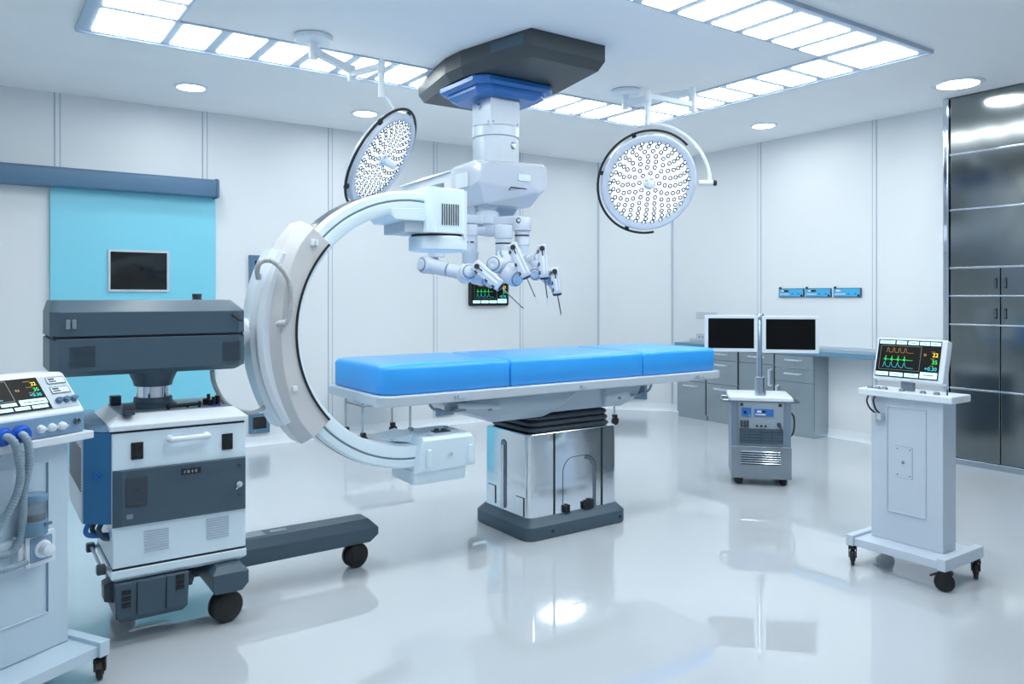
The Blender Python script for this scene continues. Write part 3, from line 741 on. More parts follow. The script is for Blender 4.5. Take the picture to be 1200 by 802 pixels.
# ring arm
RCX, RCZ = 1.787, 1.203
ARM = [(.576, 3.43), (.586, 3.425), (.630, 3.425), (.633, 3.431), (.641, 3.431), (.644, 3.425), (.673, 3.425), (.684, 3.435), (.684, 3.61), (.673, 3.62), (.586, 3.62), (.576, 3.61)]
arm = obj('ring_arm', MB().arc(RCX, RCZ, ARM, 82, 280, 120), M['paleblue'], C, ang=30)
obj('groove', MB().arc(RCX, RCZ, [(.6325, 3.4295), (.6415, 3.4295), (.6415, 3.434), (.6325, 3.434)], 84, 278, 110), M['midgrey'], arm)
obj('track', MB().arc(RCX, RCZ, [(.682, 3.475), (.687, 3.475), (.687, 3.595), (.682, 3.595)], 84, 278, 110), M['darkchrome'], arm)
# carriage around the ring
CAR = [(.602, 3.40), (.705, 3.395), (.757, 3.45), (.757, 3.60), (.705, 3.65), (.602, 3.65)]
car = MB(); rings = []
prof = [(137.6, 1.0), (146, 1.0), (158, .975), (170, .955), (180, .95), (190, .955), (202, .975), (214, 1.0), (222.4, 1.0)]
N = 64
for i in range(N + 1):
    a = 137.6 + (222.4 - 137.6) * i / N
    for (a0, s0), (a1, s1) in zip(prof, prof[1:]):
        if a0 <= a <= a1 + 1e-6:
            s_ = s0 + (s1 - s0) * (a - a0) / (a1 - a0); break
    ar = math.radians(a)
    rings.append([V((RCX + (R if R < .65 else R * s_) * math.cos(ar), y, RCZ + (R if R < .65 else R * s_) * math.sin(ar))) for R, y in CAR])
carriage = obj('carriage', car.loft(rings), M['beige'], C, .004, ang=25)
obj('gasket', MB().arc(RCX, RCZ, [(.5965, 3.392), (.6055, 3.392), (.6055, 3.41), (.5965, 3.41)], 138, 222, 60), M['black'], carriage)
obj('back_shell', MB().arc(RCX, RCZ, [(.70, 3.442), (.742, 3.425), (.765, 3.437), (.765, 3.46), (.785, 3.475), (.785, 3.60), (.765, 3.63), (.70, 3.63)], 151, 213, 50), M['white'], carriage, .003)
def ringpt(R, a, y): a = math.radians(a); return V((RCX + R * math.cos(a), y, RCZ + R * math.sin(a)))
for (px, py, n) in ((426 / 1, 0, 0),):
    pass
for (px, py, n) in ((368, 284, 2), (345, 455.5, 1)):
    q = atY(px, py, 3.395)
    b = MB()
    if n == 2: b.box(q.x - .016, q.x - .002, 3.38, 3.40, q.z - .016, q.z + .012).box(q.x + .002, q.x + .016, 3.38, 3.40, q.z - .016, q.z + .012)
    else: b.box(q.x - .011, q.x + .011, 3.38, 3.40, q.z - .011, q.z + .011)
    obj('button', b, M['white'], carriage, .003)
q = atY(302, 324, 3.44)
obj('button', MB().box(q.x - .004, q.x + .012, 3.42, 3.46, q.z - .016, q.z + .012), M['grey'], carriage, .003)
hp = [(303, 327), (301.5, 318), (304, 309), (312, 305), (322, 308), (332, 318), (338.5, 330), (341, 345), (340.5, 360), (338, 373), (334, 379), (330, 380)]
hy = [3.43, 3.41, 3.395, 3.385, 3.378, 3.372, 3.37, 3.37, 3.37, 3.372, 3.376, 3.385]
obj('cable_hose', MB().tube([atY(a, b, y) for (a, b), y in zip(hp, hy)], .0125, 12, sub=10, corr=.22, pitch=.010), M['hosebeige'], carriage, ang=80)
q = atY(331, 380, 3.38)
obj('hose_fitting', MB().cyl((q.x + .012, 3.37, q.z + .004), (q.x - .016, 3.385, q.z), .016, n=16).cyl((q.x - .016, 3.385, q.z), (q.x - .024, 3.39, q.z - .002), .011, n=16), M['hosebeige'], carriage)
lh = [(248.5, 434), (250, 446), (255, 459), (262, 470), (272, 478), (284, 483), (297, 483.5), (307, 479.5), (314, 473)]
obj('lower_hose', MB().tube([atY(a, b, 3.50) for a, b in lh], .0105, 12, sub=10, corr=.16, pitch=.012), M['hosebeige'], C, ang=80)
# detector head at the upper end of the arm
DT = obj('detector', MB().stack([(rr(1.848, 2.062, 3.385, 3.70, .02), 1.684), (rr(1.848, 2.062, 3.385, 3.70, .02), 1.912)]), M['paleblue'], C, .006)
obj('corner_rib', MB().cyl((1.873, 3.392, 1.684), (1.873, 3.392, 1.912), .022, n=20), M['paleblue'], DT)
v = MB()
for i in range(8):
    x = 1.925 + i * .0132
    v.box(x - .0022, x + .0022, 3.381, 3.388, 1.725, 1.832)
obj('grille', v, M['gasket'], DT)
obj('detector_edge', MB().box(2.055, 2.078, 3.395, 3.69, 1.664, 1.905), M['white'], DT, .004)
obj('support_block', MB().hull([(1.66, 3.42, 1.795), (1.85, 3.42, 1.805), (1.66, 3.68, 1.795), (1.85, 3.68, 1.805), (1.66, 3.43, 1.765), (1.66, 3.67, 1.76), (1.85, 3.42, 1.742), (1.85, 3.68, 1.735), (1.69, 3.42, 1.742), (1.69, 3.68, 1.735)]), M['paleblue'], C, .004)
obj('support_step', MB().box(1.745, 1.86, 3.44, 3.68, 1.685, 1.745), M['grey'], C, .004)
obj('detector_disc', MB().lathe(1.985, 3.535, [(.145, 1.6), (.152, 1.606), (.152, 1.668), (.147, 1.673)], 56), M['paleblue'], C, .002)
obj('disc_gap', MB().lathe(1.985, 3.535, [(.138, 1.665), (.138, 1.69)], 48), M['gasket'], C)
# x-ray tube head at the lower end
tube_h = obj('tube_head', MB().hull([(1.788, 3.39, .495), (1.80, 3.38, .60), (1.82, 3.38, .655), (1.82, 3.40, .668), (1.82, 3.68, .668), (1.788, 3.68, .50), (2.10, 3.38, .655), (2.10, 3.40, .668), (2.125, 3.395, .64), (2.125, 3.395, .50), (2.125, 3.68, .50), (2.10, 3.68, .668), (1.80, 3.68, .60)]), M['paleblue'], C, .012, 3)
for x in (1.85, 2.09):
    obj('rib', MB().box(x - .012, x + .012, 3.37, 3.41, .52, .61), M['paleblue'], tube_h, .005)
obj('knob', MB().cyl((1.97, 3.39, .575), (1.97, 3.372, .575), .010, n=16), M['grey'], tube_h)
obj('collimator', MB().hull([(1.785, 3.415, .432), (1.782, 3.405, .50), (2.082, 3.405, .50), (2.08, 3.415, .432), (1.785, 3.67, .432), (2.08, 3.67, .432), (1.782, 3.68, .50), (2.082, 3.68, .50)]), M['paleblue'], C, .010, 3)
obj('tube_cover', MB().hull([(1.735, 3.52, .64), (1.735, 3.74, .64), (1.83, 3.72, .672), (1.83, 3.50, .672), (1.83, 3.50, .625), (1.83, 3.72, .625), (1.74, 3.52, .655), (1.74, 3.72, .655)]), M['paleblue'], C, .006)
for (x, y) in ((1.86, 3.50), (1.87, 3.42), (2.07, 3.60), (1.88, 3.63)):
    obj('screw', MB().cyl((x, y, .662), (x, y, .676), .011, n=14), M['grey'], tube_h)
obj('port', MB().box(1.94, 2.03, 3.48, 3.53, .664, .674).cyl((1.96, 3.505, .673), (1.96, 3.505, .686), .012, n=12).cyl((2.0, 3.50, .673), (2.0, 3.50, .682), .016, n=12), M['darker'], tube_h, .002)
# blue side panel and vented grey flank
obj('side_panel', MB().prism([(.439, 3.362), (.35, 3.436), (.356, 3.446), (.445, 3.38)], .478, .835, 'z'), M['steelblue'], C, .003)
sp = obj('flank', MB().prism([(.44, 3.39), (.347, 3.446), (.347, 3.93), (.44, 3.93)], .476, .838, 'z'), M['grey'], C, .003)
obj('flank_top', MB().hull([(.44, 3.362, .838), (.346, 3.438, .838), (.346, 3.935, .838), (.44, 3.935, .838), (.44, 3.41, .862), (.375, 3.455, .862), (.375, 3.92, .862), (.44, 3.92, .862)]), M['slatelight'], C, .002)
v = MB()
for i in range(14):
    z = .60 + i * .0125
    v.box(.345, .348, 3.47, 3.90, z - .003, z + .003)
obj('vent', v, M['darker'], sp)
pc = V((.3945, 3.399, .665)); nn = V((-.64, -.768, 0))
obj('panel_lock', MB().cyl(pc, pc + nn * .008, .014, n=18).cyl(pc + nn * .008, pc + nn * .014, .006, n=10), M['royal'], C)
for i, (a, b, c) in enumerate(((.375, 3.45, .43), (.40, 3.47, .425), (.418, 3.43, .42))):
    obj('lower_cable', MB().tube([(a, b, .48), (a - .015, b - .01, .45), (a, b - .015, c), (.44, b - .01, c - .01)], .010, 10), M['royal'] if i == 0 else M['dark'], C)
obj('side_rail', MB().tube([(.412, 3.75, .30), (.412, 3.385, .30)], .007, 8, smooth=False).beam((.412, 3.40, .30), (.445, 3.40, .30), .012, .012).beam((.412, 3.73, .30), (.445, 3.73, .30), .012, .012), M['grey'], C)
for y in (3.40, 3.73):
    obj('bumper', MB().box(.392, .425, y - .018, y + .018, .282, .318), M['darker'], C, .005)
# motor box under the body
ub = MB().hull([(.447, 3.33, .25), (.72, 3.33, .25), (.72, 3.6, .25), (.447, 3.6, .25), (.452, 3.335, .115), (.715, 3.335, .115), (.715, 3.6, .115), (.452, 3.6, .115), (.47, 3.36, .09), (.70, 3.36, .09), (.70, 3.58, .09), (.47, 3.58, .09)])
ubo = obj('motor_box', ub, M['dark'], C, .004)
ud = MB().box(.525, .528, 3.327, 3.335, .12, .25).box(.632, .635, 3.327, 3.335, .12, .25)
obj('panel_gap', ud, M['gasket'], ubo)
for (x0, zs) in ((.472, (.165, .19, .215)), (.668, (.195, .217, .239))):
    for z in zs:
        obj('slot', MB().box(x0, x0 + .032, 3.327, 3.335, z - .008, z + .008), M['black'], ubo)
obj('side_pump', MB().hull([(.418, 3.38, .175), (.45, 3.38, .165), (.418, 3.46, .175), (.45, 3.46, .165), (.416, 3.38, .24), (.45, 3.38, .255), (.416, 3.46, .24), (.45, 3.46, .255)]), M['darker'], C, .005)
obj('gear_knob', MB().cyl((.722, 3.42, .20), (.745, 3.42, .20), .035, n=18).cyl((.745, 3.42, .20), (.752, 3.42, .20), .022, n=12), M['darker'], C)
# legs and wheels
obj('leg', MB().hull([(.55, 3.60, .15), (.55, 3.60, .205), (.55, 3.635, .242), (.55, 3.76, .242), (.55, 3.79, .205), (.55, 3.79, .15), (.55, 3.63, .118), (.55, 3.77, .118),
                        (1.685, 3.61, .165), (1.685, 3.61, .200), (1.645, 3.645, .242), (1.645, 3.75, .242), (1.685, 3.78, .200), (1.685, 3.78, .165), (1.65, 3.63, .125), (1.65, 3.76, .125)]), M['dark'], C, .004)
obj('leg', MB().hull([(.80, 3.285, .165), (.80, 3.285, .225), (.82, 3.31, .252), (.92, 3.31, .252), (.945, 3.285, .225), (.945, 3.285, .175), (.92, 3.29, .145), (.81, 3.29, .145),
                        (.80, 3.64, .165), (.80, 3.64, .225), (.82, 3.64, .252), (.92, 3.64, .252), (.945, 3.64, .225), (.945, 3.64, .175), (.92, 3.64, .145), (.81, 3.64, .145)]), M['dark'], C, .004)
obj('leg_cover', MB().box(1.02, 1.13, 3.655, 3.74, .240, .2455).box(1.16, 1.24, 3.675, 3.72, .240, .2455), M['midgrey'], C, .001)
def twin_wheel(x, y, r, a):
    c, s = math.cos(a), math.sin(a); ax = V((c, s, 0))
    w = obj('wheel', MB().rod(V((x, y, r)) - ax * .036, ax, [(0, r * .3), (.002, r * .8), (.006, r * .93), (.012, r), (.028, r), (.030, r * .8), (.042, r * .8), (.044, r), (.060, r), (.066, r * .93), (.070, r * .8), (.072, r * .3)], 40), M['black'], C, ang=40)
    obj('hub', MB().rod(V((x, y, r)) - ax * .0385, ax, [(0, r * .1), (.001, r * .62), (.004, r * .66)], 30), M['black'], w)
    obj('fork', MB().cyl((x, y, r * 1.2), (x, y, r * 2 + .03), .022, n=16), M['darker'], w)
twin_wheel(.872, 3.372, .066, math.radians(102))
twin_wheel(1.585, 3.675, .062, math.radians(98))
twin_wheel(.53, 3.72, .045, math.radians(35))

# ================================================================== ceiling mounted surgical robot
R = thing('surgical_robot', 'white surgical robot with four instrument arms hanging from a dark ceiling block over the table', 'surgical robot', (3.0, 4.52, CEIL))
def octb(x0, x1, y0, y1, cx, cy): return [(x0 + cx, y0), (x1 - cx, y0), (x1, y0 + cy), (x1, y1 - cy), (x1 - cx, y1), (x0 + cx, y1), (x0, y1 - cy), (x0, y0 + cy)]
blk = MB().stack([(octb(2.655, 3.50, 3.80, 5.25, .125, .62), 2.999), (octb(2.655, 3.50, 3.80, 5.25, .125, .62), 2.895), (octb(2.69, 3.465, 3.835, 5.215, .12, .60), 2.835)])
cb = obj('ceiling_block', blk, M['blockgrey'], R, 0, ang=5)
p0, p1 = V((2.773, 3.84)), V((2.667, 4.36))
obj('hatch', MB().hull([(2.773 - .008, 3.86, 2.915), (2.712 - .006, 4.14, 2.915), (2.773 - .006, 3.86, 2.985), (2.712 - .006, 4.14, 2.985), (2.79, 3.86, 2.915), (2.73, 4.14, 2.915), (2.79, 3.86, 2.985), (2.73, 4.14, 2.985)]), M['dark'], cb, .002)
obj('mount_plate', MB().stack([(octb(2.72, 3.34, 4.28, 4.84, .07, .07), 2.84), (octb(2.70, 3.36, 4.26, 4.86, .08, .08), 2.825), (octb(2.70, 3.36, 4.26, 4.86, .08, .08), 2.795), (octb(2.725, 3.335, 4.285, 4.835, .08, .08), 2.778)]), M['royal'], R, .003, ang=20)
obj('mount_step', MB().stack([(octb(2.745, 3.315, 4.30, 4.82, .08, .08), 2.785), (octb(2.745, 3.315, 4.30, 4.82, .08, .08), 2.752), (octb(2.785, 3.275, 4.34, 4.78, .08, .08), 2.725)]), M['royal'], R, .003, ang=20)
post = obj('post', MB().box(2.88, 3.12, 4.40, 4.64, 2.52, 2.735), M['satin'], R, .004)
q = V((2.876, 4.52, 2.68))
obj('bolt', MB().cyl((2.882, 4.545, 2.69), (2.868, 4.545, 2.69), .026, n=20).cyl((2.868, 4.545, 2.69), (2.862, 4.545, 2.69), .014, n=6), M['steel'], post)
for (y, z) in ((4.60, 2.56), (4.43, 2.56)):
    obj('screw', MB().cyl((2.882, y, z), (2.876, y, z), .006, n=10), M['midgrey'], post)
for x in (2.90, 3.10):
    obj('screw', MB().cyl((x, 4.402, 2.56), (x, 4.396, 2.56), .006, n=10), M['midgrey'], post)
colr = obj('collar', MB().lathe(3.0, 4.52, [(.150, 2.24), (.160, 2.25), (.160, 2.455), (.152, 2.458), (.152, 2.466), (.164, 2.47), (.164, 2.535), (.158, 2.542)], 56), M['satin'], R)
d = V((.25, -.968, 0))
obj('bolt', MB().rod(V((3.0, 4.52, 2.40)) + d * .156, d, [(0, .026), (.010, .026), (.012, .02), (.014, .018)], 6), M['steel'], colr)
# body pod
pod = MB().hull([(2.73, 4.285, 2.235), (2.78, 4.26, 2.255), (3.22, 4.26, 2.275), (3.27, 4.285, 2.255), (2.76, 4.40, 2.285), (3.24, 4.40, 2.30),
                 (2.715, 4.295, 2.12), (3.275, 4.29, 2.12), (3.22, 4.33, 2.045), (2.80, 4.36, 1.985), (3.18, 4.36, 1.985),
                 (2.72, 4.66, 2.25), (3.28, 4.66, 2.25), (2.76, 4.66, 2.275), (3.24, 4.66, 2.275), (2.72, 4.66, 2.05), (3.28, 4.66, 2.05), (2.79, 4.62, 1.985), (3.21, 4.62, 1.985),
                 (2.98, 4.245, 2.25), (3.18, 4.25, 2.08)])
pd = obj('body_pod', pod, M['whitegloss'], R, .013, 4, ang=12)
obj('slot', MB().tube([atY(596.5, 223, 4.27), atY(599, 219.5, 4.262), atY(617, 221.5, 4.262), atY(616, 222.5, 4.268)], .004, 8, smooth=False), M['gasket'], pd)
mq = atY(614.5, 208.5, 4.247)
mx = on_left(mq.x, mq.z, 4.247)
obj('badge', MB().prism(cut_round(.10, .045, .01, 4), -.01, .004, 'z').box(-.03, .03, -.012, .012, .003, .006), M['white'], pd, .002, xf=mx)
obj('side_plate', MB().box(2.707, 2.716, 4.42, 4.58, 2.10, 2.20), M['white'], pd, .003)
# rear beam running to the left wall side
bm_ = obj('rear_beam', MB().hull([(2.74, 4.64, 2.255), (3.26, 4.64, 2.255), (2.74, 4.64, 2.04), (3.26, 4.64, 2.04), (2.76, 5.50, 2.235), (3.24, 5.50, 2.235), (2.76, 5.50, 2.11), (3.24, 5.50, 2.11)]), M['white'], R, .014, 3)
obj('beam_rim', MB().hull([(2.725, 4.70, 2.235), (2.74, 4.70, 2.255), (2.725, 5.50, 2.22), (2.745, 5.50, 2.24), (2.75, 4.70, 2.235), (2.755, 5.50, 2.215)]), M['whitegloss'], bm_, .004)
obj('connector_plate', MB().box(2.732, 2.75, 4.80, 5.02, 2.10, 2.175).box(2.728, 2.74, 4.83, 4.90, 2.12, 2.155), M['midgrey'], bm_, .004)
obj('under_pod', MB().hull([(2.80, 4.50, 1.99), (3.18, 4.50, 1.99), (2.80, 5.0, 1.99), (3.18, 5.0, 1.99), (2.84, 4.53, 1.915), (3.14, 4.53, 1.915), (2.84, 4.95, 1.93), (3.14, 4.95, 1.93), (2.80, 4.5, 2.05), (3.18, 5.0, 2.1), (2.8, 5.0, 2.1), (3.18, 4.5, 2.05)]), M['grey'], R, .01)
# hub with the four set up columns
H = atD(571, 250, 5.33); hx, hy_ = H.x, H.y
def zpx(py, d): return EYE - (py - HOR) / FPX * d
def vcyl(name, px, d, prof, m, parent, n=32):
    c = atD(px, 300, d)
    return obj(name, MB().lathe(c.x, c.y, [(r, zpx(py, d)) for py, r in prof], n), m, parent, .0)
hub = vcyl('hub', 571, 5.33, [(276, .060), (275, .064), (263.5, .064), (263, .080), (250, .080), (249, .074), (247.5, .066), (244, .066), (243.5, .072), (239, .072), (236, .072)], M['robot'], R, 44)
A_, B_, Cc, D_ = (551, 5.2), (590, 5.1), (611.5, 5.22), (511.5, 5.0)
def setup(px, d, prof, marks, parent=R):
    o = vcyl('setup_column', px, d, prof, M['robot'], parent)
    for py, r in marks:
        c = atD(px, 300, d)
        obj('band', MB().lathe(c.x, c.y, [(r, zpx(py + .9, d)), (r, zpx(py - .9, d))], 32), M['black'], o)
    return o
setup(A_[0], A_[1], [(313, .050), (312, .054), (298, .054), (297, .058), (295.5, .058), (295, .048), (277, .048), (276.5, .052), (265, .052), (263.5, .049)], [])
ca = atD(*[551, 284.5, 5.2]); dcam = V((-ca.x, -ca.y, 0)).normalized()
for dx in (-.022, .012):
    side = V((dcam.y, -dcam.x, 0)) * -dx
    obj('mark', MB().box(-.012 if dx > 0 else -.008, .012 if dx > 0 else .008, -.003, .004, -.005, .005), M['black'], R, xf=Matrix.Translation(ca + dcam * .047 + side) @ Matrix.Rotation(math.atan2(dcam.y, dcam.x) + PI / 2, 4, 'Z'))
setup(B_[0], B_[1], [(301, .050), (300, .053), (286, .053), (280, .053), (279.5, .060), (266, .060), (264.5, .057)], [(285.8, .0545)])
setup(Cc[0], Cc[1], [(310, .046), (288.5, .046), (288, .050), (286.5, .050), (286, .048), (271, .048), (270.5, .062), (256.5, .062), (255.5, .058)], [(276.5, .0495)])
setup(D_[0], D_[1], [(302, .050), (301, .054), (292, .054), (291, .058), (289, .058), (288, .052), (262, .052), (261.5, .058), (249, .058), (248, .054)], [])
def link(a, pa, b, pb, w, h, name='link_arm'):
    p, q_ = atD(a[0], pa, a[1]), atD(b[0], pb, b[1])
    p.z = q_.z = (p.z + q_.z) / 2
    return obj(name, MB().beam(p, q_, w, h), M['robot'], R, .012, 3)
lk = link((571, 5.33), 257, Cc, 262, .085, .062)
d3 = atD(608, 258.5, 5.165)
dv = V((-d3.x, -d3.y, 0)).normalized()
obj('joint_bolt', MB().rod(d3, dv, [(-.01, .019), (.004, .019), (.006, .015), (.007, .008)], 20), M['darker'], R)
obj('joint_bolt', MB().rod(d3 + dv * .004, dv, [(0, .010), (.006, .010), (.007, .006)], 16), M['robot'], R)
link((571, 5.33), 270, B_, 271, .075, .065)
link((571, 5.33), 270, A_, 271, .06, .05)
link((571, 5.33), 257, D_, 256, .07, .06)
# distal joints, forearms and instrument carriages
def joint(px, py, d, r, axis, L, parent=R, m='whitegloss'):
    c = atD(px, py, d); ax = V(axis).normalized()
    o = obj('joint', MB().rod(c - ax * L / 2, ax, [(0, r * .35), (.004, r * .55), (.005, r * .8), (L * .12, r * .97), (L * .2, r), (L * .8, r), (L * .88, r * .97), (L - .005, r * .8), (L - .004, r * .55), (L, r * .35)], 32), M[m], parent, ang=30)
    for sg in (-1, 1):
        e_ = c + ax * sg * (L / 2 - .003)
        obj('joint_cap', MB().rod(e_, ax * sg, [(0, r * .66), (.006, r * .66), (.010, r * .55), (.0105, r * .2), (.008, r * .12)], 28), M['robot'], o)
        obj('joint_ring', MB().rod(e_ - ax * sg * .004, ax * sg, [(0, r * .82), (.005, r * .80)], 28), M['midgrey'], o)
    return o
def forearm(a, b, r0, r1, parent=R, band=None):
    p, q_ = atD(*a), atD(*b); d_ = (q_ - p); L = d_.length; d_.normalize()
    o = obj('forearm', MB().rod(p, d_, [(0, r0), (L * .46, r0), (L * .46 + .001, r0 * .93), (L * .51, r0 * .93), (L * .51 + .001, r0), (L * .52, r1), (L, r1)], 32), M['whitegloss'], parent)
    obj('ring_seam', MB().rod(p + d_ * L * .462, d_, [(0, r0 * .94), (L * .045, r0 * .94)], 32), M['midgrey'], o)
    return o
CAM_R = V((ST, -CT, 0)); CAM_F = V((CT, ST, 0)); UP = V((0, 0, 1))
def cv(r, u, t): return CAM_R * r + UP * u - CAM_F * t      # right, up, towards the viewer
# arm D (left)
joint(503, 311, 4.98, .056, cv(-.75, .05, .65), .13)
forearm((507, 312, 4.97), (547, 321, 4.86), .047, .044)
joint(547, 321, 4.84, .056, cv(.35, .2, .9), .12)
joint(561, 325, 4.84, .050, cv(.9, -.2, .3), .09)
# arm A
joint(551, 318, 5.18, .055, cv(.9, -.1, .4), .12)
forearm((553, 320, 5.17), (576, 322, 5.0), .046, .042)
# arm B
joint(592, 304, 5.08, .068, cv(.3, .6, .6), .10)
joint(583, 311, 5.0, .058, cv(-.4, .1, .85), .13)
forearm((590, 309, 5.05), (604, 322, 4.95), .056, .05)
joint(600, 324, 4.93, .058, cv(.6, -.3, .7), .12)
joint(578, 327, 4.98, .052, cv(-.7, -.3, .6), .11)
# arm C
joint(613, 309, 5.2, .052, cv(.6, .3, .6), .10)
forearm((614, 308, 5.2), (631, 304, 5.05), .042, .038)
joint(630, 305, 5.05, .047, cv(.2, .3, .9), .10)
forearm((629, 307, 5.04), (642, 324, 4.95), .045, .040)
joint(643, 325, 4.94, .048, cv(.5, -.4, .7), .11)
joint(629, 320, 5.02, .045, cv(-.3, -.2, .9), .10)
forearm((612, 312, 5.15), (629, 320, 5.02), .040, .038)
joint(648, 330, 4.92, .036, cv(.3, -.8, .3), .09)
def instrument(a, b, w, tip0, tip1, white_tip, d_=0.04):
    """boxy carriage from a (upper end) to b (lower end) with a thin shaft from tip0 to tip1"""
    p, q_ = atD(*a), atD(*b); ax = (q_ - p).normalized()
    side = ax.cross(-CAM_F).normalized(); out = side.cross(ax).normalized()
    if out.dot(-CAM_F) < 0: out = -out
    side = out.cross(ax)
    L = (q_ - p).length
    mx = Matrix((( side.x, ax.x, out.x, p.x), (side.y, ax.y, out.y, p.y), (side.z, ax.z, out.z, p.z), (0, 0, 0, 1)))
    t = obj('instrument_arm', MB().prism(cut_round(w, L, .012, 4, 0, L / 2), -.04, .035, 'z'), M['whitegloss'], R, .010, 3, xf=mx)
    obj('rail', MB().box(-w * .12, w * .12, .02, L - .02, .034, .041).box(w * .26, w * .36, .02, L - .02, .034, .039), M['white'], t, .002, xf=mx)
    obj('latch', MB().cyl((0, .03, .034), (0, .03, .047), .016, n=18).box(-.004, .004, .04, .075, .036, .044), M['black'], t, xf=mx)
    obj('end_cap', MB().rod((0, L - .012, -.002), (0, 1, 0), [(0, .028), (.016, .028), (.02, .022), (.021, .01)], 24), M['black'], t, xf=mx)
    for v_ in (.22, .60, .86):
        obj('stud', MB().cyl((-w * .5 + .001, L * v_, .005), (-w * .5 - .004, L * v_, .005), .010, n=14).box(-w * .47, -w * .33, L * v_ - .012, L * v_ + .010, .033, .037), M['black'], t, xf=mx)
    s0, s1 = atD(*tip0), atD(*tip1)
    sh = obj('shaft', MB().cyl(q_ - ax * .02, s1 if not white_tip else s0.lerp(s1, .62), .0042, .0038, n=12), M['darkchrome'], t)
    if white_tip: obj('tip', MB().cyl(s0.lerp(s1, .62), s1, .006, .003, n=12), M['white'], sh)
    else: obj('tip', MB().cyl(s1, s1 + (s1 - s0).normalized() * .02, .0038, .0015, n=12), M['black'], sh)
instrument((556, 310, 4.74), (587, 336, 4.70), .074, (592, 343, 4.69), (611, 359.5, 4.66), False)
instrument((599, 286, 4.80), (617, 325, 4.78), .068, (620, 331, 4.77), (631.5, 359, 4.75), True)
instrument((634.5, 287, 4.86), (638, 326, 4.84), .064, (641, 335, 4.83), (641.7, 359, 4.82), True)
instrument((649, 314, 4.82), (653, 345, 4.80), .056, (655, 349, 4.79), (657, 366, 4.78), False)

